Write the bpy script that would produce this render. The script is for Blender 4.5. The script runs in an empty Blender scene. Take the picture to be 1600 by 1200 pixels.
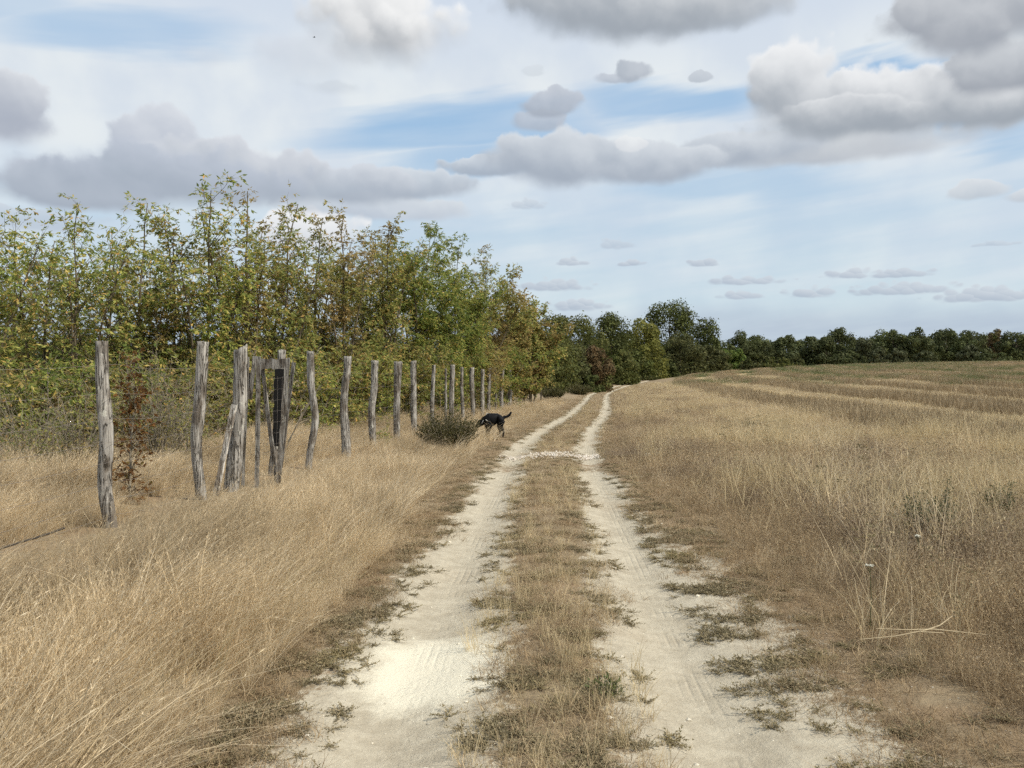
import bpy, math, random
import numpy as np
from mathutils import Vector
R = math.radians
PI = math.pi
scn = bpy.context.scene
COL = bpy.data.collections.new("place"); scn.collection.children.link(COL)
F = 1294.0; CAMH = 1.55; HY = 590.0

# ------------------------------------------------------------------ noise / curves
def _hash(ix, iy, s):
    h = (ix.astype(np.int64) * 374761393 + iy.astype(np.int64) * 668265263 + s * 974711) & 0x7fffffff
    h = ((h ^ (h >> 13)) * 1274126177) & 0x7fffffff
    return ((h ^ (h >> 16)) & 0xffff) / 65535.0
def vnoise(x, y, s=0):
    x = np.asarray(x, float); y = np.asarray(y, float)
    ix = np.floor(x); iy = np.floor(y); fx = x - ix; fy = y - iy
    fx = fx * fx * (3 - 2 * fx); fy = fy * fy * (3 - 2 * fy)
    a = _hash(ix, iy, s); b = _hash(ix + 1, iy, s); c = _hash(ix, iy + 1, s); d = _hash(ix + 1, iy + 1, s)
    return (a * (1 - fx) + b * fx) * (1 - fy) + (c * (1 - fx) + d * fx) * fy
def fbm(x, y, s=0, o=4):
    v = 0; a = .5; t = 0
    for k in range(o):
        v = v + a * vnoise(x, y, s + k * 17); t += a; a *= .5
        x = np.asarray(x) * 2.03 + 11.3; y = np.asarray(y) * 2.03 + 5.7
    return v / t
def sstep(a, b, x):
    t = np.clip((np.asarray(x, float) - a) / (b - a), 0, 1); return t * t * (3 - 2 * t)

_cy = np.array([-40, 0, 3.29, 4.89, 6.47, 9.55, 13.4, 17.4, 22.3, 28, 35.2, 50, 74, 100, 134, 170, 230, 700])
_cx = np.array([-.6, .08, .15, .215, .285, .42, .60, .83, 1.36, 2.15, 3.25, 5.0, 7.7, 11.6, 17.5, 27, 46, 230])
_gy = np.linspace(-40, 700, 7401)
_gx = np.interp(_gy, _cy, _cx)
def _smooth():
    out = _gx.copy()
    for w in (11, 21, 31):
        k = np.ones(w) / w
        out = np.convolve(np.pad(out, w // 2, mode='edge'), k, 'valid')
    return out
_gx = _smooth()
def XC(y): return np.interp(y, _gy, _gx)
HALF = .73

def ground_z(X, Y, micro=True):
    X = np.asarray(X, float); Y = np.asarray(Y, float)
    r = X - XC(Y)
    z = 3.9 * (1 - np.exp(-np.maximum(r - 1.5, 0) / 30)) * sstep(8, 150, Y)
    z = z + 1.5 * sstep(115, 215, Y) * (1 - .6 * sstep(250, 500, Y))
    # wheel ruts, crown between them, raised verges
    rut = np.exp(-((r + HALF) / .26) ** 2) + np.exp(-((r - HALF) / .26) ** 2)
    z = z - .06 * rut + .02 * np.exp(-(r / .35) ** 2)
    z = z + .09 * sstep(1.2, 3.0, np.abs(r)) * sstep(1, 4, Y)
    z = z + .10 * (fbm(X * .35, Y * .35, 3) - .5) * sstep(1.3, 3, np.abs(r))
    if micro: z = z + .025 * (fbm(X * 2.2, Y * 2.2, 9) - .5)
    return z
def gz(x, y): return float(ground_z(np.array([x]), np.array([y]))[0])
def at(px, py, d):      # where a point of the view at distance d stands in the place
    return Vector(((px - 800) / F * d, d, CAMH + (HY - py) / F * d))

# ------------------------------------------------------------------ mesh helpers
def mesh_np(name, V, Fc, mat=None, attrs=None, smooth=False):
    V = np.asarray(V, np.float32).reshape(-1, 3); Fc = np.asarray(Fc, np.int32)
    me = bpy.data.meshes.new(name)
    n, k = Fc.shape
    me.vertices.add(len(V)); me.vertices.foreach_set('co', V.ravel())
    me.loops.add(n * k); me.loops.foreach_set('vertex_index', Fc.ravel())
    me.polygons.add(n); me.polygons.foreach_set('loop_start', np.arange(0, n * k, k, dtype=np.int32))
    me.polygons.foreach_set('loop_total', np.full(n, k, np.int32))
    if smooth: me.polygons.foreach_set('use_smooth', np.ones(n, bool))
    for an, av in (attrs or {}).items():
        a = me.attributes.new(an, 'FLOAT', 'POINT'); a.data.foreach_set('value', np.asarray(av, np.float32))
    me.update(calc_edges=True); me.validate()
    if mat: me.materials.append(mat)
    return me
def link(name, me, parent=None, loc=None, col=None):
    o = bpy.data.objects.new(name, me); (col or COL).objects.link(o)
    if parent is not None: o.parent = parent
    if loc is not None: o.location = loc
    return o
def tag(o, label=None, cat=None, group=None, kind=None):
    if label: o['label'] = label
    if cat: o['category'] = cat
    if group: o['group'] = group
    if kind: o['kind'] = kind
    return o
def empty(name, loc, rz=0):
    o = bpy.data.objects.new(name, None); COL.objects.link(o); o.location = loc; o.rotation_euler = (0, 0, rz)
    o.empty_display_size = .2
    return o
class Acc:
    def __init__(s): s.V = []; s.F = []; s.n = 0
    def add(s, v, f):
        v = np.asarray(v, float).reshape(-1, 3); f = np.asarray(f, int)
        s.V.append(v); s.F.append(f + s.n); s.n += len(v)
    def tube(s, pts, rad, sides=5, cap=False):
        pts = np.asarray(pts, float); rad = np.broadcast_to(np.asarray(rad, float), (len(pts),))
        t = np.gradient(pts, axis=0); t /= np.linalg.norm(t, axis=1, keepdims=True) + 1e-9
        ref = np.array([0, 0, 1.]) if abs(t[0, 2]) < .9 else np.array([1., 0, 0])
        a = np.cross(t, ref); a /= np.linalg.norm(a, axis=1, keepdims=True) + 1e-9
        b = np.cross(t, a)
        an = np.arange(sides) * 2 * PI / sides
        ring = pts[:, None] + rad[:, None, None] * (np.cos(an)[None, :, None] * a[:, None] + np.sin(an)[None, :, None] * b[:, None])
        n = len(pts); i = np.arange(n - 1)[:, None] * sides; j = np.arange(sides)[None]; j2 = (j + 1) % sides
        f = np.stack([i + j, i + j2, i + sides + j2, i + sides + j], -1).reshape(-1, 4)
        v = ring.reshape(-1, 3)
        if cap:
            c0 = len(v); v = np.vstack([v, pts[-1:], pts[:1]])
            e = (n - 1) * sides; jj = np.arange(sides); k2 = (jj + 1) % sides
            f = np.vstack([f, np.stack([e + jj, e + k2, np.full(sides, c0), np.full(sides, c0)], -1),
                           np.stack([k2, jj, np.full(sides, c0 + 1), np.full(sides, c0 + 1)], -1)])
        s.add(v, f)
    def mesh(s, name, mat, smooth=False):
        F_ = np.vstack(s.F); V = np.vstack(s.V)
        deg = F_[:, 2] == F_[:, 3]
        if deg.any():
            me = bpy.data.meshes.new(name)
            fl = [tuple(x[:3]) if d else tuple(x) for x, d in zip(F_.tolist(), deg)]
            me.from_pydata(V.tolist(), [], fl); me.update()
            if smooth: me.polygons.foreach_set('use_smooth', np.ones(len(fl), bool))
            me.materials.append(mat); return me
        return mesh_np(name, V, F_, mat, smooth=smooth)
def norm(v): return v / (np.linalg.norm(v, axis=-1, keepdims=True) + 1e-9)
def leaf_quads(base, axis, side, L, W, bend=0.):
    base = np.asarray(base); L = np.broadcast_to(np.asarray(L, float), (len(base),))[:, None]; W = np.broadcast_to(np.asarray(W, float), (len(base),))[:, None]
    nrm = norm(np.cross(axis, side))
    mid = base + axis * L * .45 + nrm * L * bend
    v = np.stack([base, mid + side * W * .5, base + axis * L, mid - side * W * .5], 1)
    n = len(base)
    return v.reshape(-1, 3), np.arange(n * 4).reshape(n, 4)

# ------------------------------------------------------------------ materials
def nt_new(name):
    m = bpy.data.materials.new(name); m.use_nodes = True; nt = m.node_tree; nt.nodes.clear(); return m, nt
class G:
    def __init__(s, nt): s.nt = nt
    def n(s, t, **kw):
        nd = s.nt.nodes.new(t)
        for k, v in kw.items(): setattr(nd, k, v)
        return nd
    def l(s, a, b): s.nt.links.new(a, b)
    def put(s, sock, v):
        if isinstance(v, bpy.types.NodeSocket): s.l(v, sock)
        elif isinstance(v, (tuple, list)) and len(v) == 3 and sock.type == 'RGBA': sock.default_value = (*v, 1)
        else: sock.default_value = v
    def math(s, op, a, b=None, c=None, clamp=False):
        nd = s.n('ShaderNodeMath', operation=op, use_clamp=clamp)
        for i, v in enumerate((a, b, c)):
            if v is not None: s.put(nd.inputs[i], v)
        return nd.outputs[0]
    def vmath(s, op, a, b=None):
        nd = s.n('ShaderNodeVectorMath', operation=op); s.put(nd.inputs[0], a)
        if b is not None: s.put(nd.inputs[1], b)
        return nd.outputs[0]
    def mix(s, f, a, b, blend='MIX'):
        nd = s.n('ShaderNodeMix', data_type='RGBA', blend_type=blend, clamp_factor=True)
        s.put(nd.inputs[0], f); s.put(nd.inputs[6], a); s.put(nd.inputs[7], b); return nd.outputs[2]
    def noise(s, vec, scale, detail=4, rough=.55, dist=0, dims='3D'):
        nd = s.n('ShaderNodeTexNoise', noise_dimensions=dims); 
        if vec is not None: s.l(vec, nd.inputs['Vector'])
        nd.inputs['Scale'].default_value = scale; nd.inputs['Detail'].default_value = detail
        nd.inputs['Roughness'].default_value = rough; nd.inputs['Distortion'].default_value = dist
        return nd.outputs[0]
    def ramp(s, f, stops, interp='LINEAR'):
        nd = s.n('ShaderNodeValToRGB'); cr = nd.color_ramp; cr.interpolation = interp
        while len(cr.elements) < len(stops): cr.elements.new(.5)
        for e, (p, c) in zip(cr.elements, stops): e.position = p; e.color = (*c, 1) if len(c) == 3 else c
        s.l(f, nd.inputs[0]); return nd.outputs[0]
    def smap(s, v, a, b, c=0, d=1):
        nd = s.n('ShaderNodeMapRange', interpolation_type='SMOOTHSTEP'); s.put(nd.inputs[0], v)
        for i, x in enumerate((a, b, c, d)): s.put(nd.inputs[i + 1], x)
        return nd.outputs[0]
    def pos(s): return s.n('ShaderNodeNewGeometry').outputs['Position']
    def island(s): return s.n('ShaderNodeNewGeometry').outputs['Random Per Island']
    def attr(s, nm): return s.n('ShaderNodeAttribute', attribute_name=nm).outputs['Fac']
    def out(s, sh): o = s.n('ShaderNodeOutputMaterial'); s.l(sh, o.inputs['Surface'])
    def bsdf(s, col, rough=.8, spec=.25, bump=None, bstr=.5, bdist=.02):
        p = s.n('ShaderNodeBsdfPrincipled'); s.put(p.inputs['Base Color'], col); s.put(p.inputs['Roughness'], rough)
        p.inputs['Specular IOR Level'].default_value = spec
        if bump is not None:
            b = s.n('ShaderNodeBump'); b.inputs['Strength'].default_value = bstr; b.inputs['Distance'].default_value = bdist
            s.l(bump, b.inputs['Height']); s.l(b.outputs[0], p.inputs['Normal'])
        return p.outputs[0]

def leafmat(name, stops, alt=None, altscale=.6, alta=(.5, .68), trans=.45, rough=.6, spec=.12, objrand=0.):
    m, nt = nt_new(name); g = G(nt)
    c = g.ramp(g.island(), stops)
    if alt:
        c = g.mix(g.smap(g.noise(g.pos(), altscale, 3), alta[0], alta[1]), c, g.ramp(g.island(), alt))
    if objrand:
        rnd = g.n('ShaderNodeObjectInfo').outputs['Random']
        c = g.mix(1.0, c, g.ramp(rnd, [(0, (1 - objrand,) * 3), (1, (1 + objrand,) * 3)]), 'MULTIPLY')
    p = g.bsdf(c, rough, spec)
    t = g.n('ShaderNodeBsdfTranslucent'); g.l(c, t.inputs['Color'])
    mx = g.n('ShaderNodeMixShader'); mx.inputs[0].default_value = trans; g.l(p, mx.inputs[1]); g.l(t.outputs[0], mx.inputs[2])
    g.out(mx.outputs[0]); return m
def barkmat(name, a, b, scale=6):
    m, nt = nt_new(name); g = G(nt)
    v = g.vmath('MULTIPLY', g.n('ShaderNodeTexCoord').outputs['Object'], (3, 3, .7))
    n = g.noise(v, scale, 6, .65)
    g.out(g.bsdf(g.mix(g.smap(n, .35, .65), a, b), .9, .15, n, .8, .03)); return m

def postmat(name, tint=1.0):
    m, nt = nt_new(name); g = G(nt)
    tc = g.n('ShaderNodeTexCoord').outputs['Object']
    rnd = g.n('ShaderNodeObjectInfo').outputs['Random']
    off = g.n('ShaderNodeCombineXYZ'); g.l(g.math('MULTIPLY', rnd, 37.0), off.inputs[0]); g.l(g.math('MULTIPLY', rnd, 11.0), off.inputs[2])
    tc = g.vmath('ADD', tc, off.outputs[0])
    v = g.vmath('MULTIPLY', tc, (1, 1, .055))
    fine = g.noise(v, 42, 6, .7)
    crack = g.noise(g.vmath('MULTIPLY', tc, (1, 1, .09)), 17, 4, .6, .6)
    big = g.noise(g.vmath('MULTIPLY', tc, (1, 1, .4)), 7, 4, .6)
    c = g.mix(g.smap(fine, .3, .7), (.17 * tint, .152 * tint, .128 * tint), (.50 * tint, .47 * tint, .415 * tint))
    c = g.mix(g.smap(big, .46, .60, 0, .8), c, (.12 * tint, .095 * tint, .07 * tint))
    c = g.mix(g.smap(g.noise(tc, 9, 5, .7), .58, .66, 0, .7), c, (.58 * tint, .56 * tint, .47 * tint))
    cr = g.smap(crack, .47, .5); cr2 = g.smap(crack, .5, .53)
    line = g.math('SUBTRACT', cr, cr2)
    c = g.mix(g.math('MULTIPLY', line, .9), c, (.035, .028, .02))
    h = g.math('SUBTRACT', fine, g.math('MULTIPLY', line, .9))
    g.out(g.bsdf(c, .9, .12, h, .9, .012)); return m
M = {}
M['post'] = postmat('weathered_wood', 1.02); M['board'] = postmat('grey_board', .85); M['pale_board'] = postmat('pale_board', 1.75)
M['bark'] = barkmat('bark', (.09, .07, .045), (.20, .165, .11)); M['darkbark'] = barkmat('dark_bark', (.05, .042, .03), (.11, .09, .065))
M['twig'] = barkmat('twig', (.20, .17, .12), (.36, .31, .23))
def plain(name, col, rough=.7, spec=.3, var=.25, scale=30):
    m, nt = nt_new(name); g = G(nt); n = g.noise(g.n('ShaderNodeTexCoord').outputs['Object'], scale, 4)
    a = tuple(x * (1 - var) for x in col); b = tuple(x * (1 + var) for x in col)
    g.out(g.bsdf(g.mix(n, a, b), rough, spec, n, .3, .01)); return m
M['char'] = plain('charred_wood', (.014, .013, .012), .8, .2)
M['wire'] = plain('rusty_wire', (.22, .19, .16), .6, .4)
M['darkstick'] = plain('dark_stick', (.06, .05, .04), .8, .2)

# leaf sets
green1 = [(0, (0.159, 0.2126, 0.0611)), (0.35, (0.233, 0.2871, 0.0776)), (0.62, (0.3602, 0.3827, 0.0973)), (0.82, (0.5719, 0.5317, 0.1388)), (0.93, (0.7201, 0.5743, 0.1944)), (1, (0.7626, 0.4254, 0.1388))]
olive = [(0, (0.1835, 0.2178, 0.0706)), (0.4, (0.2593, 0.2949, 0.0835)), (0.7, (0.3891, 0.3846, 0.1125)), (0.88, (0.5188, 0.4103, 0.1448)), (1, (0.6483, 0.3846, 0.1286))]
rust0 = [(0, (0.189, 0.1215, 0.0405)), (0.4, (0.297, 0.162, 0.0473)), (0.75, (0.405, 0.2025, 0.054)), (1, (0.513, 0.324, 0.081))]
rust = [(0, (0.2061, 0.1592, 0.0655)), (0.4, (0.3032, 0.2228, 0.0874)), (0.75, (0.4002, 0.2801, 0.1092)), (1, (0.4851, 0.3694, 0.1455))]
fresh = [(0, (0.1232, 0.176, 0.0465)), (0.4, (0.1848, 0.2377, 0.0592)), (0.75, (0.2875, 0.3169, 0.0761)), (0.93, (0.4518, 0.405, 0.1055)), (1, (0.6571, 0.493, 0.1267))]
brown = [(0, (0.13, 0.065, 0.026)), (0.5, (0.221, 0.1105, 0.039)), (0.85, (0.338, 0.169, 0.052)), (1, (0.26, 0.221, 0.065))]
M['leaf_green'] = leafmat('leaf_green', green1, olive, .7, (.46, .62))
M['leaf_olive'] = leafmat('leaf_olive', olive, rust, .55, (.47, .66))
M['leaf_rust'] = leafmat('leaf_rust', olive, rust, .5, (.42, .60))
M['leaf_fresh'] = leafmat('leaf_fresh', fresh, green1, .7)
M['leaf_brown'] = leafmat('leaf_brown', [(p, tuple(v * .72 for v in c)) for p, c in brown])
M['leaf_maple'] = leafmat('leaf_maple', olive, rust, .5, (.36, .6))
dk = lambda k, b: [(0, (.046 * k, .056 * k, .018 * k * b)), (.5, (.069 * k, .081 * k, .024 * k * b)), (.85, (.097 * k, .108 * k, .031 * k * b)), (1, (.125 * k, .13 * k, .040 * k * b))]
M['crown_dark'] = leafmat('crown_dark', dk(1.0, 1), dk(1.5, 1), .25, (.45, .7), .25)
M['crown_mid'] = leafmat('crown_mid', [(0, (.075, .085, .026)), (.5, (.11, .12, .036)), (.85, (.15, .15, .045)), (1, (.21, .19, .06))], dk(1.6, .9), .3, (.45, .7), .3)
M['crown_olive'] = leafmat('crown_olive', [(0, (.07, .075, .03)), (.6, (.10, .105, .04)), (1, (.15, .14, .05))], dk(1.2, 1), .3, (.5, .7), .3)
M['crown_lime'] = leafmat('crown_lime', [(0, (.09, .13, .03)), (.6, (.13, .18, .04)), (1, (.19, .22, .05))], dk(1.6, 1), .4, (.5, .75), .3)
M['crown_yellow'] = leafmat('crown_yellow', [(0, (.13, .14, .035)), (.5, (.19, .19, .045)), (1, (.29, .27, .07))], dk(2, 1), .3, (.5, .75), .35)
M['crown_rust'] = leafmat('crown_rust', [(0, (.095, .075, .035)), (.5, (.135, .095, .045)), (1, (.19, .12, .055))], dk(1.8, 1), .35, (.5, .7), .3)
M['crown_far'] = leafmat('crown_far', dk(1.0, 1.3), dk(1.6, 1.2), .09, (.42, .66), .22)  # blue raised: slight distance haze painted into the leaf colour
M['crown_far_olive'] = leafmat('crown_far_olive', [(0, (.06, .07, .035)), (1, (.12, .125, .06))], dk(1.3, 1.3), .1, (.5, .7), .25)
M['bush_dark'] = leafmat('bush_dark', [(0, (.055, .055, .02)), (.6, (.09, .085, .03)), (1, (.17, .14, .06))], None, trans=.25)

# grass sets
gold = [(0, (0.4305, 0.3239, 0.1901)), (0.3, (0.6007, 0.4685, 0.2787)), (0.65, (0.7478, 0.6015, 0.3864)), (1, (0.9064, 0.775, 0.5575))]
goldb = [(0, (0.2958, 0.22, 0.1335)), (0.5, (0.4437, 0.3465, 0.209)), (1, (0.6127, 0.495, 0.3134))]
M['grass_gold'] = leafmat('grass_gold', gold, goldb, .45, (.48, .66), .3, .6, .2, .32)
brn = [(0, (0.2205, 0.1557, 0.0956)), (0.4, (0.331, 0.2459, 0.1477)), (0.75, (0.4727, 0.3605, 0.2171)), (1, (0.6618, 0.5244, 0.3127))]
brnb = [(0, (0.1833, 0.135, 0.0972)), (0.6, (0.2597, 0.1986, 0.1376)), (1, (0.3819, 0.3018, 0.1943))]
M['grass_brown'] = leafmat('grass_brown', brn, brnb, .35, (.45, .62), .25, .7, .15, .2)
pal = [(0, (0.441, 0.3465, 0.189)), (0.5, (0.588, 0.4725, 0.273)), (1, (0.756, 0.63, 0.3885))]
M['grass_pale'] = leafmat('grass_pale', pal, gold, .5, (.5, .7), .3, .55, .2, .15)
M['knot'] = leafmat('knotgrass', [(0, (.17, .145, .08)), (.5, (.25, .21, .12)), (.8, (.34, .275, .165)), (1, (.46, .37, .23))], [(0, (.20, .18, .085)), (1, (.40, .31, .17))], 1.2, (.45, .65), .2, .7, .15, .15)
M['rusty_litter'] = leafmat('rusty_litter', [(0, (.17, .12, .065)), (.5, (.29, .205, .115)), (1, (.46, .345, .20))], brn, .5, (.45, .6), .2, .7, .15, .2)
M['green_weed'] = leafmat('green_weed', [(0, (.07, .10, .035)), (.6, (.11, .14, .05)), (1, (.20, .20, .08))], brn, .3, (.5, .65), .3, .6, .2, .2)
M['weed_dark'] = leafmat('weed_dark', [(0, (.065, .08, .035)), (.6, (.10, .115, .05)), (1, (.17, .16, .08))], None, trans=.25)

def ground_material(field):
    m, nt = nt_new('field_soil' if field else 'sandy_soil'); g = G(nt)
    p = g.pos(); rr = g.attr('rr')
    n1 = g.noise(p, 1.3, 6, .6); n2 = g.noise(p, 9, 6, .65); n3 = g.noise(p, 60, 5, .7); n4 = g.noise(p, 300, 3, .6)
    sand = g.mix(g.smap(n2, .3, .7), (.385, .335, .245), (.50, .445, .335))
    sand = g.mix(g.smap(n3, .55, .75, 0, .6), sand, (.60, .54, .425))
    sand = g.mix(g.smap(n4, .62, .70, 0, .55), sand, (.25, .19, .12))
    sand = g.mix(g.smap(g.noise(p, .55, 3), .5, .7, 0, .3), sand, (.38, .30, .20))
    pale = g.smap(g.math('ADD', g.attr('pale'), g.math('MULTIPLY', g.math('SUBTRACT', g.math('ADD', g.math('MULTIPLY', n2, .6), g.math('MULTIPLY', n3, .4)), .5), 1.1)), .18, .95)
    sand = g.mix(pale, sand, g.mix(n3, (.64, .585, .45), (.74, .69, .54)))
    lit = g.mix(g.smap(n2, .3, .7), (.19, .145, .09), (.32, .25, .155))
    lit = g.mix(g.smap(n1, .45, .65, 0, .7), lit, (.27, .185, .11))
    lit = g.mix(g.smap(n3, .52, .7, 0, .8), lit, (.36, .28, .165))
    if field:
        w = g.math('SINE', g.math('ADD', g.math('MULTIPLY', rr, 2 * PI / 7.0), g.math('MULTIPLY', n1, 1.5)))
        straw = g.mix(g.smap(n2, .3, .7), (.36, .27, .145), (.52, .41, .235))
        straw = g.mix(g.smap(n3, .5, .7, 0, .7), straw, (.20, .15, .085))
        c = g.mix(g.smap(w, -.3, .8), straw, g.mix(n2, (.17, .125, .07), (.28, .21, .12)))
    else:
        f = g.smap(g.math('ADD', g.attr('sand'), g.math('MULTIPLY', g.math('SUBTRACT', g.math('ADD', g.math('MULTIPLY', n2, .6), g.math('MULTIPLY', n3, .4)), .5), 1.5)), .40, .56)
        c = g.mix(f, lit, sand)
    tr = g.math('POWER', g.math('ABSOLUTE', g.math('SINE', g.math('ADD', g.math('MULTIPLY', rr, 62.0), g.math('MULTIPLY', n1, 1.2)))), 6.0)
    tr = g.math('MULTIPLY', tr, g.math('MULTIPLY', g.attr('tread'), g.smap(g.noise(p, 2.0, 2), .42, .6)))
    h = g.math('ADD', g.math('ADD', n2, g.math('MULTIPLY', n3, .5)), g.math('ADD', g.math('MULTIPLY', n4, .12), g.math('MULTIPLY', tr, -.28)))
    g.out(g.bsdf(c, .95, .1, h, .55, .035)); return m
M['soil'] = ground_material(False); M['field'] = ground_material(True)

# ------------------------------------------------------------------ terrain: one sheet, cut along the track and the field edge
def terrain():
    ys = np.concatenate([np.linspace(-30, 1.5, 24), np.geomspace(1.5, 30, 300)[1:], np.geomspace(30, 900, 150)[1:]])
    a = np.concatenate([np.arange(0, 1.5, .035), np.geomspace(1.5, 9, 45), np.geomspace(9, 900, 70)[1:]])
    rs = np.concatenate([-a[::-1][:-1], a])
    Y, Rr = np.meshgrid(ys, rs, indexing='ij'); X = XC(Y) + Rr
    Z = ground_z(X, Y)
    ny, nx = Y.shape
    V = np.stack([X, Y, Z], -1).reshape(-1, 3)
    i = np.arange(ny - 1)[:, None] * nx; j = np.arange(nx - 1)[None]
    Fq = np.stack([i + j, i + j + 1, i + nx + j + 1, i + nx + j], -1).reshape(-1, 4)
    r = Rr.ravel(); y = Y.ravel()
    wob = (fbm(X * 1.6, Y * 1.0, 21) - .5).ravel()
    wl = .36 + .16 * sstep(9, 3, y) - .10 * sstep(12, 25, y); wr = .34 + .10 * sstep(9, 3, y) - .08 * sstep(12, 25, y)
    dl = np.abs(r + HALF) / wl; dr = np.abs(r - HALF) / wr
    sand = np.maximum(1.25 - dl * .75, 1.25 - dr * .75)
    sand = np.maximum(sand, .72 * sstep(2.05, 1.1, r) * (r > .7) * sstep(12, 5, y))     # open sand right of the right rut, near by
    sand = np.clip(sand + wob * .5, 0, 1)
    gap = sstep(13.3, 14.2, y) * sstep(16.0, 15.0, y) * (r > -1.1) ; sand = sand * (1 - .55 * gap)
    pale = 1.15 * np.exp(-(np.abs((X.ravel() + .42) / .43) ** 2.4 + np.abs((y - 4.48) / .58) ** 3.2)) * (1.0 + .15 * np.exp(-((r + HALF) / .12) ** 2))
    tread = np.maximum(np.exp(-((r + HALF - .05) / .10) ** 2), np.exp(-((r - HALF - .02) / .10) ** 2))
    at_ = dict(sand=sand, pale=pale, rr=r, tread=tread)
    fr = r[Fq].mean(1); fy = y[Fq].mean(1)
    track = (np.abs(fr) < 1.16) & (fy > -30) & (fy < 230)
    field = (fr > 9.0) & (fy > -5)
    for nm, msk, mat in (('dirt_track', track, 'soil'), ('field', field, 'field'), ('ground', ~(track | field), 'soil')):
        f = Fq[msk]; used, inv = np.unique(f, return_inverse=True)
        me = mesh_np(nm, V[used], inv.reshape(f.shape), M[mat], {k: v[used] for k, v in at_.items()}, True)
        o = link(nm, me)
        tag(o, {'dirt_track': 'sandy farm track with two pale wheel ruts bending away', 'field': 'harvested stubble field rising beside the track', 'ground': 'dry sandy ground under the grass'}[nm],
            {'dirt_track': 'track', 'field': 'field', 'ground': 'ground'}[nm], kind='structure')
terrain()

# ------------------------------------------------------------------ scattering of uncountable stuff
SRC = bpy.data.collections.new("tuft_sources")      # not linked to the scene
def source_set(name, meshes):
    c = bpy.data.collections.new(name)
    for i, me in enumerate(meshes):
        o = bpy.data.objects.new(f"{name}_{i:02d}", me); c.objects.link(o)
    return c
def scatter(name, label, cat, P, rotz, scl, srccol, nvar, tilt=None, seed=0, sclz=None):
    rng = np.random.default_rng(seed); n = len(P)
    me = bpy.data.meshes.new(name); me.vertices.add(n); me.vertices.foreach_set('co', np.asarray(P, np.float32).ravel())
    rot = np.zeros((n, 3), np.float32); rot[:, 2] = rotz
    if tilt is not None: rot[:, :2] = tilt
    s3 = np.repeat(np.asarray(scl, np.float32)[:, None], 3, 1)
    if sclz is not None: s3[:, 2] *= sclz
    a = me.attributes.new('rot', 'FLOAT_VECTOR', 'POINT'); a.data.foreach_set('vector', rot.ravel())
    a = me.attributes.new('scl', 'FLOAT_VECTOR', 'POINT'); a.data.foreach_set('vector', s3.ravel())
    a = me.attributes.new('idx', 'INT', 'POINT'); a.data.foreach_set('value', rng.integers(0, nvar, n).astype(np.int32))
    o = link(name, me); tag(o, label, cat, kind='stuff')
    ng = bpy.data.node_groups.new(name, 'GeometryNodeTree')
    ng.interface.new_socket('Geometry', in_out='INPUT', socket_type='NodeSocketGeometry')
    ng.interface.new_socket('Geometry', in_out='OUTPUT', socket_type='NodeSocketGeometry')
    N = ng.nodes; L = ng.links
    gi = N.new('NodeGroupInput'); go = N.new('NodeGroupOutput'); iop = N.new('GeometryNodeInstanceOnPoints')
    ci = N.new('GeometryNodeCollectionInfo'); ci.inputs['Collection'].default_value = srccol
    ci.inputs['Separate Children'].default_value = True; ci.inputs['Reset Children'].default_value = True
    L.new(gi.outputs[0], iop.inputs['Points']); L.new(ci.outputs[0], iop.inputs['Instance']); iop.inputs['Pick Instance'].default_value = True
    for an, dt, sk in (('rot', 'FLOAT_VECTOR', 'Rotation'), ('scl', 'FLOAT_VECTOR', 'Scale'), ('idx', 'INT', 'Instance Index')):
        na = N.new('GeometryNodeInputNamedAttribute'); na.data_type = dt; na.inputs['Name'].default_value = an
        L.new(na.outputs[0], iop.inputs[sk])
    L.new(iop.outputs[0], go.inputs[0])
    md = o.modifiers.new('scatter', 'NODES'); md.node_group = ng
    return o
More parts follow.
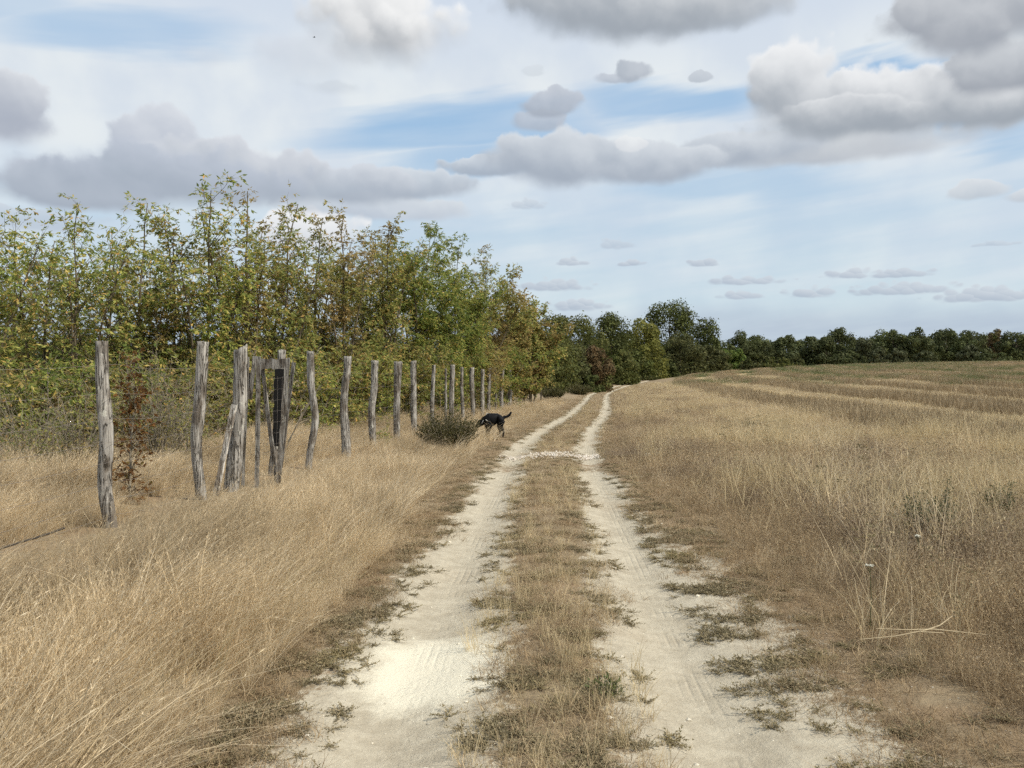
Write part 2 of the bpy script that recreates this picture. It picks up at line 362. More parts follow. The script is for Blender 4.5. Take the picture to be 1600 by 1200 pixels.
def blades(rng, n, spread, hmin, hmax, w, lean=.25, curl=.3, seg=4, leanx=0.0, lean_jit=.5, heads=None, headlen=.18, headw=.012):
    """n curved tapering stems; heads: loose seed panicles near the tip"""
    V = []; Fa = []; k = 0
    ang = rng.uniform(0, 2 * PI, n); rad = spread * np.sqrt(rng.uniform(0, 1, n))
    for i in range(n):
        h = rng.uniform(hmin, hmax); b = np.array([rad[i] * math.cos(ang[i]), rad[i] * math.sin(ang[i]), -.02])
        d = rng.normal(0, lean, 2); d[0] += leanx * rng.uniform(.3, 1.2)
        cd = rng.normal(0, curl, 2); cd[0] += leanx * .6
        t = np.linspace(0, 1, seg + 1)
        px = b[0] + h * (d[0] * t + cd[0] * t ** 2.2); py = b[1] + h * (d[1] * t + cd[1] * t ** 2.2)
        L = np.sqrt(1 + (d[0] + cd[0]) ** 2 + (d[1] + cd[1]) ** 2)
        pz = b[2] + h * t / L ** .5 - h * .25 * min(1.2, np.hypot(*cd)) * t ** 3
        P = np.stack([px, py, pz], 1)
        a = rng.uniform(0, PI); sd = np.array([math.cos(a), math.sin(a), 0])
        ww = w * rng.uniform(.6, 1.3) * (1 - .8 * t)
        v = np.stack([P - sd * ww[:, None] * .5, P + sd * ww[:, None] * .5], 1).reshape(-1, 3)
        V.append(v); j = np.arange(seg) * 2 + k
        Fa.append(np.stack([j, j + 1, j + 3, j + 2], 1)); k += len(v)
        if heads and rng.uniform() < heads:
            m = rng.integers(7, 13); tt = rng.uniform(1 - headlen / h, 1.0, m)
            q = np.stack([np.interp(tt, t, P[:, c]) for c in range(3)], 1)
            ax = norm(rng.normal(0, .38, (m, 3)) + np.array([leanx + d[0], d[1], 1.0]))
            s2 = norm(np.cross(ax, rng.normal(0, 1, (m, 3))))
            lv, lf = leaf_quads(q, ax, s2, rng.uniform(.012, .034, m), headw * .24)
            V.append(lv); Fa.append(lf + k); k += len(lv)
    return np.vstack(V), np.vstack(Fa)
def tuft_meshes(name, n, mat, fn):
    out = []
    for i in range(n):
        rng = np.random.default_rng(hash_seed(name) + i); v, f = fn(rng); out.append(mesh_np(f"{name}_{i}", v, f, M[mat]))
    return out
def hash_seed(s): return sum(ord(c) * (i + 7) for i, c in enumerate(s))

SRCS = {}
def mk(name, n, mat, fn): SRCS[name] = (source_set(name, tuft_meshes(name, n, mat, fn)), n)
mk('gold', 8, 'grass_gold', lambda r: blades(r, 34, .10, .28, .62, .0034, .16, .22, 4, .24, heads=.5, headlen=.16, headw=.012))
mk('longgold', 7, 'grass_gold', lambda r: blades(r, 16, .07, .34, .74, .0062, .20, .34, 5, .34, heads=.25, headlen=.14, headw=.012))
mk('goldstalk', 6, 'grass_pale', lambda r: blades(r, 7, .10, .45, .95, .0066, .18, .18, 5, .42, heads=.35, headlen=.14, headw=.012))
def weedy(r):
    v, f = blades(r, 20, .10, .14, .36, .0045, .28, .3, 4, .05)
    k = len(v); m = 42; q = np.stack([r.normal(0, .08, m), r.normal(0, .08, m), r.uniform(.02, .3, m)], 1)
    ax = norm(r.normal(0, 1, (m, 3)) + np.array([0, 0, .5])); sd = norm(np.cross(ax, r.normal(0, 1, (m, 3))))
    lv, lf = leaf_quads(q, ax, sd, r.uniform(.014, .04, m), .0065, .1)
    return np.vstack([v, lv]), np.vstack([f, lf + k])
mk('weedy', 8, 'grass_brown', weedy)
mk('palestraw', 6, 'grass_pale', lambda r: blades(r, 16, .09, .25, .62, .0055, .22, .25, 4, .12, heads=.2, headlen=.1, headw=.014))
mk('litter', 6, 'rusty_litter', lambda r: blades(r, 26, .10, .04, .14, .004, .7, .6, 3))
M['stubble'] = leafmat('stubble', [(0, (.19, .14, .08)), (.4, (.29, .22, .13)), (.75, (.40, .31, .19)), (1, (.54, .43, .27))], None, trans=.2, objrand=.2)
mk('stubble', 6, 'stubble', lambda r: blades(r, 30, .22, .16, .34, .0075, .12, .08, 2, .03))
mk('stubblepale', 5, 'grass_pale', lambda r: blades(r, 22, .25, .06, .22, .008, .5, .3, 2, .05))
mk('greenweed', 5, 'green_weed', lambda r: weedy(r))
def knot(r):     # flat branching runners with tiny leaves
    V = []; Fa = []; k = 0
    for b in range(r.integers(7, 12)):
        a = r.uniform(0, 2 * PI); L = r.uniform(.05, .15); n = 9
        t = np.linspace(0, 1, n); aa = a + r.normal(0, .5) * t
        P = np.stack([np.cumsum(np.cos(aa)) * L / n, np.cumsum(np.sin(aa)) * L / n, .006 + .035 * t * r.uniform(0, 1.0) + r.normal(0, .002, n)], 1)
        ax = norm(np.stack([np.cos(aa + r.normal(0, .9, n)), np.sin(aa + r.normal(0, .9, n)), r.uniform(.1, .9, n)], 1))
        for s in range(3):
            axs = norm(ax + r.normal(0, .5, (n, 3)) * np.array([1, 1, .5])); sd = norm(np.cross(axs, np.array([[0, 0, 1.]]) + r.normal(0, .4, (n, 3))))
            lv, lf = leaf_quads(P, axs, sd, r.uniform(.012, .026, n), .008); V.append(lv); Fa.append(lf + k); k += len(lv)
    return np.vstack(V), np.vstack(Fa)
mk('knot', 8, 'knot', knot)
def yarrow_dead(r):
    v, f = blades(r, 3, .03, .35, .6, .004, .12, .08, 4, .05); V = [v]; Fa = [f]; k = len(v)
    tops = [v[i * 10 + 8] for i in range(3)]
    for tp in tops:
        m = 14; q = tp + np.stack([r.normal(0, .022, m), r.normal(0, .022, m), r.normal(0, .005, m)], 1)
        ax = norm(r.normal(0, .6, (m, 3)) + np.array([0, 0, .1])); sd = norm(np.cross(ax, r.normal(0, 1, (m, 3))))
        lv, lf = leaf_quads(q, ax, sd, .016, .013); V.append(lv); Fa.append(lf + k); k += len(lv)
    return np.vstack(V), np.vstack(Fa)
mk('yarrowdead', 4, 'knot', yarrow_dead)

def sample(rng, y0, y1, x0f, x1f, dens0, yref, power, cap=60000):
    """random ground points, thinning with distance; x0f/x1f give the lateral range at each y"""
    ys = np.geomspace(y0, y1, 60); pts = []
    for a, b in zip(ys[:-1], ys[1:]):
        ym = (a + b) / 2; xa = x0f(ym); xb = x1f(ym)
        if xb <= xa: continue
        d = dens0 * min(1, (yref / ym) ** power); n = rng.poisson(d * (b - a) * (xb - xa))
        pts.append(np.stack([rng.uniform(xa, xb, n), rng.uniform(a, b, n)], 1))
    P = np.vstack(pts)
    return P[:cap] if len(P) > cap else P
vl = lambda y: -(.70 * y + 1.6); vr = lambda y: .70 * y + 1.6
def place(name, label, cat, src, P, keep, scl, seed, zoff=0, tiltx=0., sclz=None, rotjit=PI, growth=0.35):
    rng = np.random.default_rng(seed)
    P = P[keep]; scl = np.asarray(scl)[keep] if np.ndim(scl) else np.full(len(P), scl)
    z = ground_z(P[:, 0], P[:, 1]) + zoff
    g = 1 + growth * np.clip(np.log(np.maximum(P[:, 1], 1) / 6), 0, None)
    s = scl * rng.uniform(.75, 1.25, len(P))
    c, n = SRCS[src]
    szz = (1 / g) if sclz is None else sclz / g
    return scatter(name, label, cat, np.column_stack([P, z]), rng.uniform(-rotjit, rotjit, len(P)), s * g, c, n, seed=seed, sclz=szz)

PG = [(-3.85, 7.6, 1.5), (-3.45, 6.9, 1.2), (-3.68, 9.4, .8), (-3.6, 10.0, .7), (-3.3, 11.0, .8), (-3.25, 13.1, .7), (-3.0, 14.9, .7)]     # trodden ground round the first posts
def postgap(P):
    v = np.zeros(len(P))
    for x, y, w in PG: v = np.maximum(v, np.exp(-(((P[:, 0] - x) / .7) ** 2 + ((P[:, 1] - y + .55) / (1.0 * w)) ** 2)))
    return v
def all_grass():
    rng = np.random.default_rng(5)
    # ---- left verge: tall golden grass
    P = sample(rng, 1.2, 110, vl, lambda y: XC(y) - 1.0, 430, 5.0, 1.25)
    r = P[:, 0] - XC(P[:, 1]); n = fbm(P[:, 0] * 1.1, P[:, 1] * .8, 41)
    edge = -1.35 - .35 * sstep(6, 13, P[:, 1]) - .55 * (n - .45)
    hgt = .34 + .46 * sstep(0, .9, edge - r); hgt *= .5 + 1.0 * fbm(P[:, 0] * .6, P[:, 1] * .6, 77); hgt *= 1 - .42 * sstep(2.2, .5, np.abs(P[:, 0] - .35 - (-3.9 + (P[:, 1] - 7.9) * .117))) - .22 * sstep(5, 14, P[:, 1])
    cl_ = fbm(P[:, 0] * 2.6, P[:, 1] * 2.0, 91); hgt *= .66 + .7 * sstep(.35, .65, cl_); hgt *= 1 - .84 * postgap(P)
    place('tall_dry_grass', 'tall golden dry grass with seed heads left of the track', 'grass', 'gold', P, (r < edge) & (rng.uniform(0, 1, len(P)) < .22 + .9 * sstep(.36, .58, cl_)), hgt, 11, rotjit=.6)
    P = sample(rng, 1.2, 40, vl, lambda y: XC(y) - 1.0, 130, 5.0, 1.3)
    r = P[:, 0] - XC(P[:, 1]); n = fbm(P[:, 0] * 1.5 + 3, P[:, 1] * 1.3, 93)
    h2 = (.55 + .55 * sstep(.45, .65, n)) * (1 - .85 * postgap(P)) * (1 - .35 * sstep(5, 12, P[:, 1]))
    place('long_grass', 'long bent golden grass blades in loose clumps left of the track', 'grass', 'longgold', P, (r < -1.5 - .5 * (n - .5)) & (rng.uniform(0, 1, len(P)) < .05 + 1.0 * sstep(.47, .60, n)), h2, 30, rotjit=.7)
    P = sample(rng, 1.2, 45, vl, lambda y: XC(y) - 1.0, 70, 6.0, 1.2)
    r = P[:, 0] - XC(P[:, 1]); n = fbm(P[:, 0] * .9, P[:, 1] * .9, 42)
    place('grass_stalks', 'long pale stalks leaning out of the golden grass', 'grass', 'goldstalk', P, (r < -1.55 - .3 * (n - .5)) & (rng.uniform(0, 1, len(P)) < .2 + 1.3 * (n - .3)), (.62 - .3 * sstep(5.5, 10, P[:, 1])) * (1 - .85 * postgap(P)), 12, rotjit=.5)
    # brown patches of weeds in the left verge
    P = sample(rng, 1.2, 60, vl, lambda y: XC(y) - 1.0, 60, 5.0, 1.2)
    r = P[:, 0] - XC(P[:, 1]); n = fbm(P[:, 0] * .7 + 31, P[:, 1] * .5, 43)
    place('brown_weeds', 'low brown weeds between the golden grass', 'weeds', 'weedy', P, ((r < -1.15) & (n > .56)) | ((r < -1.05) & (r > -2.0) & (n > .36)), .62 * np.where(r > -1.7, .6, 1.0) * (1 - .85 * postgap(P)), 13)
    # ---- centre strip, rut edges
    P = sample(rng, 1.2, 130, lambda y: XC(y) - 1.7, lambda y: XC(y) + 3.0, 620, 4.5, 1.25)
    x, y = P.T; r = x - XC(y); n = fbm(x * 2.3, y * 1.7, 44); n2 = fbm(x * 7, y * 5, 45)
    wl = .36 + .12 * sstep(9, 3, y) - .12 * sstep(12, 25, y); wr = .34 + .08 * sstep(9, 3, y) - .10 * sstep(12, 25, y)
    inl = np.abs(r + HALF) / wl; inr = np.abs(r - HALF) / wr; ind = np.minimum(inl, inr)
    prob = sstep(.62, 1.45, ind + (n - .5) * 2.0) 
    openr = (r > .9) & (r < 2.2); prob = np.where(openr, prob * (1 - .6 * sstep(10, 4, y) * sstep(2.0, 1.1, r)), prob)
    gap = sstep(13.3, 14.2, y) * sstep(16.0, 15.0, y) * (r > -.4); prob = np.maximum(prob, 0)
    palep = np.exp(-(((x + .43) / .42) ** 4 + ((y - 4.43) / .55) ** 4)); prob *= 1 - palep
    u = rng.uniform(0, 1, len(P))
    place('short_dry_grass', 'short rusty brown dry grass between and beside the wheel ruts', 'grass', 'litter', P, (u < prob * .6) & (n2 > .35), .8, 14)
    u = rng.uniform(0, 1, len(P))
    edgeb = np.exp(-((ind - 1.2) / .5) ** 2)
    clump = sstep(.47, .58, fbm(x * 4.2, y * 7.5, 46))
    pk = (.45 * edgeb + .14) * clump * (ind > .42) + .26 * openr * clump * sstep(.42, .56, fbm(x * 1.6, y * 2.5, 48))
    pk *= 1 - palep
    place('knotgrass', 'flat dark knotgrass creeping over the sand at the rut edges', 'ground cover', 'knot', P, u < pk * 1.0, .62, 15, zoff=.0)
    # sparse upright straws in the centre strip
    P = sample(rng, 1.2, 60, lambda y: XC(y) - .55, lambda y: XC(y) + .55, 46, 5, 1.0)
    x, y = P.T; r = x - XC(y); n = fbm(x * 1.7, y * 1.2, 49)
    place('straw', 'thin pale straws standing in the strip between the ruts', 'grass', 'palestraw', P, (np.abs(r) < .46) & (rng.uniform(0, 1, len(P)) < .2 + .8 * (n > .5)), .40, 16)
    # ---- right verge
    P = sample(rng, 1.2, 130, lambda y: XC(y) + 1.0, lambda y: min(vr(y), XC(y) + 11), 230, 5.0, 1.2)
    x, y = P.T; r = x - XC(y); n = fbm(x * .9, y * .9, 51); u = rng.uniform(0, 1, len(P))
    st = 1.45 + .45 * sstep(9, 4, y) - .5 * sstep(9, 16, y) + (n - .5) * 1.2
    hg = .5 + .6 * sstep(0, 1.3, r - st)
    place('dry_weeds', 'dense brown dried weeds on the verge right of the track', 'weeds', 'weedy', P, (r > st) & (u < .85 - .5 * sstep(4.5, 7, r)), hg * (.65 + .75 * n) * (.82 - .25 * sstep(10, 30, y)), 17)
    P = sample(rng, 1.2, 130, lambda y: XC(y) + 1.0, lambda y: min(vr(y), XC(y) + 12), 105, 5.5, 1.1)
    x, y = P.T; r = x - XC(y); n = fbm(x * .55, y * .55, 53); u = rng.uniform(0, 1, len(P))
    pr = sstep(.40, .56, n) * .9 + .16; pr *= sstep(1.5, 3.0, r + sstep(8, 16, y) * .8); br_ = sstep(.40, .60, fbm(x * .45 + 40, y * .3, 57)) * sstep(22, 12, y); pr *= 1 - .6 * br_; pr *= .25 + .75 * sstep(1.9, 3.4, r + sstep(10, 18, y)); pr *= .3 + .7 * sstep(2.6, 5.0, y + .3 * r); pr = np.maximum(pr, .75 * sstep(4.0, 6.5, r) * sstep(7, 12, y))
    place('pale_dry_grass', 'pale tall straw coloured grass standing among the brown weeds', 'grass', 'palestraw', P, u < pr, (.60 + .55 * sstep(.46, .62, n)) * (1 - .35 * sstep(12, 35, y)), 18)
    P = sample(rng, 1.2, 90, lambda y: XC(y) + 1.0, lambda y: min(vr(y), XC(y) + 10), 60, 5.0, 1.15)
    x, y = P.T; r = x - XC(y); n = fbm(x * .5 + 9, y * .5, 54); u = rng.uniform(0, 1, len(P))
    place('golden_grass', 'golden seeding grass on the right verge', 'grass', 'gold', P, (u < sstep(.47, .62, n) * (.2 + .7 * sstep(8, 18, y))) & (r > 1.5 + .9 * sstep(8, 4, y)), .55 - .15 * sstep(12, 35, y), 19, rotjit=.8)
    P = sample(rng, 1.6, 25, lambda y: XC(y) + 1.9, lambda y: min(vr(y), XC(y) + 6), 2.5, 6.0, 1.2)
    place('dead_yarrow', 'brown dead flower heads over the dry weeds', 'weeds', 'yarrowdead', P, np.ones(len(P), bool), 1.0, 20)
    # ---- stubble field: combine rows along the track
    P = sample(rng, 7, 200, lambda y: XC(y) + 8.5, lambda y: .8 * y + 8, 22, 16, 1.15, 90000)
    x, y = P.T; r = x - XC(y); n = fbm(x * .25, y * .12, 61); u = rng.uniform(0, 1, len(P))
    ph = ((r + 2.2 * (n - .5)) % 7.0) / 7.0
    row = (ph > .25) & (ph < .62)
    place('stubble', 'rows of standing brown stubble running along the field', 'stubble', 'stubble', P, row & (u < .95), 1.5, 21, growth=.5)
    place('straw_litter', 'pale flattened straw between the stubble rows', 'straw', 'stubblepale', P, (~row) & (u < .6), .9, 22, growth=.5)
    P = sample(rng, 60, 190, lambda y: XC(y) + 8, lambda y: .8 * y + 8, 3.0, 60, .6)
    x, y = P.T; n = fbm(x * .06, y * .10, 63); r = x - XC(y)
    place('green_weeds', 'patches of low green weeds along the far side of the field', 'weeds', 'greenweed', P, (n > .5) & (r + y > 92), 1.5, 23, growth=.6)
    # grass behind the fence, under the trees and beyond
    P = sample(rng, 20, 120, lambda y: vl(y), lambda y: min(XC(y) - 7, -2), 6, 20, .8, 12000)
    place('meadow_grass', 'bleached meadow grass behind the hedge trees', 'grass', 'palestraw', P, np.ones(len(P), bool), .9, 24, growth=.7)
all_grass()
def pebbles():
    rng = np.random.default_rng(15); mp = leafmat('pebble', [(0, (.30, .25, .17)), (.6, (.48, .42, .31)), (1, (.62, .57, .46))], None, trans=0., objrand=.3)
    ms = []
    for i in range(4):
        bm = __import__('bmesh').new(); __import__('bmesh').ops.create_icosphere(bm, subdivisions=1, radius=.009)
        for v in bm.verts: v.co *= rng.uniform(.7, 1.25); v.co.z *= .65
        me = bpy.data.meshes.new(f'pebble_{i}'); bm.to_mesh(me); bm.free(); me.materials.append(mp); ms.append(me)
    SRCS['pebble'] = (source_set('pebble', ms), 4)
    P = sample(rng, 1.4, 30, lambda y: XC(y) - 1.3, lambda y: XC(y) + 2.3, 60, 5, 1.0)
    place('pebbles', 'small pebbles and crumbs of soil on the sandy track', 'pebbles', 'pebble', P, np.ones(len(P), bool), rng.choice([.25, .4, .6, 1.0, 1.6], len(P), p=[.4, .3, .2, .08, .02]), 33, growth=0.)
pebbles()

# ------------------------------------------------------------------ rubble band across the track
def rubble():
    rng = np.random.default_rng(8); A = Acc()
    m, nt = nt_new('rubble'); g = G(nt)
    c = g.ramp(g.island(), [(0, (.60, .53, .43)), (.45, (.76, .70, .61)), (.75, (.64, .57, .47)), (.85, (.50, .38, .29)), (.9, (.68, .64, .56)), (1, (.36, .30, .23))])
    g.out(g.bsdf(c, .9, .1, g.noise(g.pos(), 60), .4, .01))
    ico = [(0, 0, 1), (.9, 0, .2), (.2, .9, .1), (-.8, .5, .2), (-.6, -.7, .2), (.4, -.9, .1), (0, 0, -.6)]
    fc = [(0, 1, 2, 2), (0, 2, 3, 3), (0, 3, 4, 4), (0, 4, 5, 5), (0, 5, 1, 1), (6, 2, 1, 1), (6, 3, 2, 2), (6, 4, 3, 3), (6, 5, 4, 4), (6, 1, 5, 5)]
    for i in range(1100):
        x = rng.uniform(-.25, 1.75); core = 1 if x > .35 else .45
        y = 16.35 + .12 * (x) + rng.normal(0, .16) * (.6 + core); 
        s = rng.uniform(.009, .024) * (.7 + .4 * core)
        if rng.uniform() > .35 + .65 * core: continue
        v = np.array(ico) * s * rng.uniform(.6, 1.4, 3) + rng.normal(0, s * .15, (7, 3)); a = rng.uniform(0, 2 * PI)
        v = np.column_stack([v[:, 0] * math.cos(a) - v[:, 1] * math.sin(a), v[:, 0] * math.sin(a) + v[:, 1] * math.cos(a), v[:, 2]])
        z = float(ground_z(np.array([x]), np.array([y]))[0]) + s * .25
        A.add(v + np.array([x, y, z + .005 * core]), fc)
    o = link('gravel', A.mesh('gravel', m)); tag(o, 'band of pale broken brick and stone rubble laid across the track', 'rubble', kind='stuff')
rubble()

# ------------------------------------------------------------------ fence posts
def fence_X(d): return -3.9 + (d - 7.9) * .117
def fence_d(px): t = (px - 800) / F; return (-3.9 - .9243) / (t - .117)
def post_mesh(name, line, w0, w1, seed, mat='post', flat=.85, sides=14, cutslope=.0):
    """line: (x, z) points base to top, in metres, local; widths at base and top"""
    rng = np.random.default_rng(seed)
    line = np.asarray(line, float); zs = np.linspace(line[0, 1], line[-1, 1], 44)
    xs = np.interp(zs, line[:, 1], line[:, 0])
    k = np.ones(5) / 5; xs2 = np.convolve(np.pad(xs, 2, mode='edge'), k, 'valid')
    ys = .03 * (fbm(zs * 1.2, zs * 0 + seed, seed) - .5)
    t = (zs - zs[0]) / (zs[-1] - zs[0]); w = np.interp(t, [0, 1], [w0, w1]) * .515
    an = np.arange(sides) * 2 * PI / sides
    rad = np.zeros((len(zs), sides))
    for j in range(sides):
        gro = vnoise(np.full(len(zs), j * 2.3 + seed * 3.1), zs * 1.6 + seed, seed)
        lum = fbm(zs * 3.2 + j * .25 + seed, np.full(len(zs), math.cos(an[j]) * 1.2 + seed), seed + 5)
        rad[:, j] = w * (.83 + .26 * gro * (1 if j % 2 else .55) + .42 * (lum - .5))
    V = np.stack([xs2[:, None] + rad * np.cos(an), ys[:, None] + rad * np.sin(an) * flat, np.repeat(zs[:, None], sides, 1)], -1)
    V[-1, :, 2] += cutslope * np.cos(an) * w[-1] * 6 + rng.normal(0, .006, sides)
    n = len(zs); i = np.arange(n - 1)[:, None] * sides; j = np.arange(sides)[None]; j2 = (j + 1) % sides
    f = np.stack([i + j, i + j2, i + sides + j2, i + sides + j], -1).reshape(-1, 4).tolist()
    verts = V.reshape(-1, 3).tolist(); c = len(verts)
    verts.append([float(xs2[-1]), float(ys[-1]), float(V[-1, :, 2].mean() - .004)])
    e = (n - 1) * sides
    f += [[e + a, e + (a + 1) % sides, c] for a in range(sides)]
    me = bpy.data.meshes.new(name); me.from_pydata(verts, [], f); me.materials.append(M[mat])
    sm = np.ones(len(f), bool); sm[-sides:] = False; me.polygons.foreach_set('use_smooth', sm); me.update(); return me
POSTS = []
def post_px(pts, wb, wt, label, seed, d=None, base_px=None, mat='post', cut=0., group='wooden posts of the old fence'):
    """pts: (px, py) from base to top as seen; the last stretch goes into the ground"""
    if d is None: d = fence_d(base_px if base_px else pts[0][0])
    P = [at(x, y, d) for x, y in pts]; bx = P[0].x; z0 = gz(bx, d)
    if P[0].z > z0 - .1:
        a, b = P[0], P[min(1, len(P) - 1)]
        s = (a.x - b.x) / min(-.2, a.z - b.z) * -1
        P = [Vector((a.x, d, z0 - .15))] + P
    loc = (bx, d, z0)
    line = [(p.x - bx, p.z - z0) for p in P]
    o = link('fence_post', post_mesh('fence_post', line, wb / F * d, wt / F * d, seed, mat, cutslope=cut), loc=loc)
    tag(o, label, 'fence post', group); POSTS.append((o, d, P[-1]))
    return o
post_px([(177, 850), (172, 815), (163, 765), (164, 735), (167, 700), (165, 665), (158, 600), (159, 533)], 24, 21, 'tallest grey post nearest the camera, crooked, with dark and bleached sides', 1, base_px=172)
post_px([(316, 795), (312, 760), (306, 715), (305, 685), (311, 640), (314, 600), (318, 534)], 17, 19, 'crooked grey post with peeling bark standing left of the gate', 2, base_px=314)
post_px([(355, 790), (360, 770), (368, 700), (374, 620), (376, 545)], 27, 22, 'thick dark leaning gate post with a pale plank propped against it', 3, d=10.5, cut=.1)
post_px([(428, 760), (427, 735), (431, 690), (437, 620), (440, 547)], 15, 13.5, 'post behind the gate, charred black below with a pale top', 4, d=12.3)
post_px([(482, 740), (482, 720), (487, 690), (493, 660), (491, 630), (486, 600), (485, 549)], 12, 12, 'slim bleached post curved like a bow just right of the gate', 5)
post_px([(541, 712), (540, 690), (536, 640), (540, 600), (544, 557)], 15, 11.5, 'grey post with patchy bark third to the right of the gate frame', 6, base_px=541)
post_px([(583, 708), (583, 690), (580, 640), (584, 610), (586, 563.5)], 11, 11.5, 'pale post with a notch below its top, second left of two straight ones', 7)
post_px([(619, 690), (620, 670), (620, 620), (622, 565)], 10, 13, 'straight post wider at its top than at its base', 8)
post_px([(648, 690), (647, 675), (646, 620), (646, 564)], 10, 9, 'straight dark sided post just left of the dark bush', 9)
post_px([(676, 680), (675, 650), (676, 610), (678, 570)], 7, 6, 'thin post rising behind the dark bush, left of the wide pale one', 10)
post_px([(697, 675), (696.5, 640), (696.5, 576)], 4.5, 3.5, 'very thin stake close behind the wide pale post', 11)
post_px([(705, 672), (705, 640), (707, 570)], 9, 8, 'wide pale post rising behind the dark bush', 12)
post_px([(723, 665), (723, 635), (721, 600), (722, 574)], 6, 5, 'slim wavy post just right of the wide pale post', 13)
post_px([(739, 660), (739, 630), (737, 600), (737.5, 574.5)], 7, 8, 'post with a thick ragged top standing above the head of the dog', 14)
post_px([(753.5, 655), (753.5, 620), (754, 577)], 6.5, 6, 'slim grey post rising straight behind the neck of the dog', 15)
post_px([(763.5, 650), (763.5, 620), (764.5, 575.5)], 6, 6.5, 'pale post with a dark edge behind the shoulders of the dog', 16)
post_px([(774, 646), (775, 620), (774, 573.5)], 3, 2.6, 'thinnest dark stake of the far end of the fence', 17)
post_px([(784, 645), (783.5, 620), (785.5, 575)], 6.5, 5, 'grey post standing next to the last post of the fence', 18)
post_px([(795, 642), (796, 620), (795.5, 578.5)], 8, 7.4, 'stout last post at the far end of the fence', 19)

def board(name, p0, p1, w, th, mat, parent=None, twist=0., seed=0, origin=None):
    """rough sawn board from p0 to p1, width w across the view, thickness th"""
    rng = np.random.default_rng(seed + 100)
    p0 = np.array(p0, float); p1 = np.array(p1, float); ax = norm(p1 - p0)
    side = norm(np.cross(ax, np.array([0, 1., 0]))); side = norm(side + twist * np.array([0, 1., 0])); nn = np.cross(side, ax)
    n = 12; t = np.linspace(0, 1, n); V = []
    for k in range(n):
        c = p0 + (p1 - p0) * t[k] + side * rng.normal(0, w * .03) ; ww = w * .5 * rng.uniform(.9, 1.08); tt = th * .5
        jag = rng.uniform(-.012, .012, 4) if k in (0, n - 1) else np.zeros(4)
        for q, (a, b) in enumerate(((-1, -1), (1, -1), (1, 1), (-1, 1))): V.append(c + side * ww * a + nn * tt * b + ax * jag[q])
    f = []
    for k in range(n - 1):
        for q in range(4): f.append([k * 4 + q, k * 4 + (q + 1) % 4, k * 4 + 4 + (q + 1) % 4, k * 4 + 4 + q])
    f += [[3, 2, 1, 0], [(n - 1) * 4 + q for q in range(4)]]
    o0 = np.array(origin if origin is not None else p0)
    me = bpy.data.meshes.new(name); me.from_pydata((np.array(V) - o0).tolist(), [], f); me.materials.append(M[mat]); me.update()
    return link(name, me, parent, None if parent is not None else tuple(o0))

def gate_and_fence():
    d = 11.2; gx = at(415, 750, d).x; root = empty('gate', (gx, d, gz(gx, d)))
    tag(root, 'broken wooden gate of narrow grey slats under one cross board', 'gate')
    og = (gx, d, gz(gx, d))
    def sl(name, a, b, w, dd, th=.022, mat='board', tw=0., s=0):
        board(name, at(*a, dd), at(*b, dd), w / F * dd, th, mat, root, tw, s, og)
    sl('slat', (401, 768), (404, 558), 7, 11.0, s=1)
    sl('slat', (434, 755), (450, 560), 7.5, 11.05, s=2)
    sl('slat', (436, 745), (459, 566), 6, 11.4, s=3, tw=.3)
    sl('slat', (432, 757), (410, 574), 6, 11.25, s=4, tw=.3)
    sl('slat', (379, 758), (387.5, 558), 4.5, 10.85, s=5)
    sl('slat', (391, 623), (398, 557), 6, 11.1, s=6)
    sl('slat', (387.5, 622), (390, 582), 4, 11.15, s=7)
    sl('cross_board', (404, 568.5), (447, 568.5), 16, 11.2, .03, s=8)
    sl('charred_board', (434, 697), (438, 577), 17, 11.75, .035, 'char', s=9)
    A = Acc()
    for k in range(9):
        y = 590 + k * 17; A.tube([at(402, y, 10.97), at(425, y + 2, 10.98), at(444 - k * .6, y, 10.99)], .0016, 3)
    for k in range(6):
        x = 406 + k * 7; A.tube([at(x, 588, 10.97), at(x - 1, 660, 10.98), at(x - 2 - k * .5, 735, 10.97)], .0014, 3)
    me = A.mesh('wire_mesh', M['wire']); me.transform(__import__('mathutils').Matrix.Translation(-Vector(og))); link('wire_mesh', me, root)
    o = board('plank', at(332, 795, 10.15), at(366, 633, 10.2), 9 / F * 10.2, .03, 'pale_board', None, .2, 31)
    tag(o, 'bleached plank leaning against the thick gate post', 'plank')
    # wires of the fence: strands and thin uprights
    A = Acc(); ds = [5.2] + [p[1] for p in sorted(POSTS, key=lambda q: q[1])]; ds = sorted(set(ds))
    rng = np.random.default_rng(4)
    for h in (.12, .28, .45, .64, .84, 1.06, 1.30, 1.57):
        pts = []
        for a, b in zip(ds[:-1], ds[1:]):
            for t in (0, .33, .66):
                dd = a + (b - a) * t; x = fence_X(dd) + .05; sag = -.035 * math.sin(PI * t)
                pts.append((x, dd, gz(fence_X(dd), dd) + h + sag + rng.normal(0, .006)))
        A.tube(pts, .0017, 3)
    dd = 5.2
    while dd < 40:
        x = fence_X(dd) + .05; z = gz(fence_X(dd), dd)
        if rng.uniform() < .8: A.tube([(x, dd, z + .05), (x + rng.normal(0, .01), dd, z + .8), (x + rng.normal(0, .015), dd, z + 1.56)], .0008, 3)
        dd += .26 if dd < 20 else .6
    o = link('wire_fence', A.mesh('wire_fence', M['wire'])); tag(o, 'thin rusty wire mesh strung along the row of wooden posts', 'wire fence')
gate_and_fence()

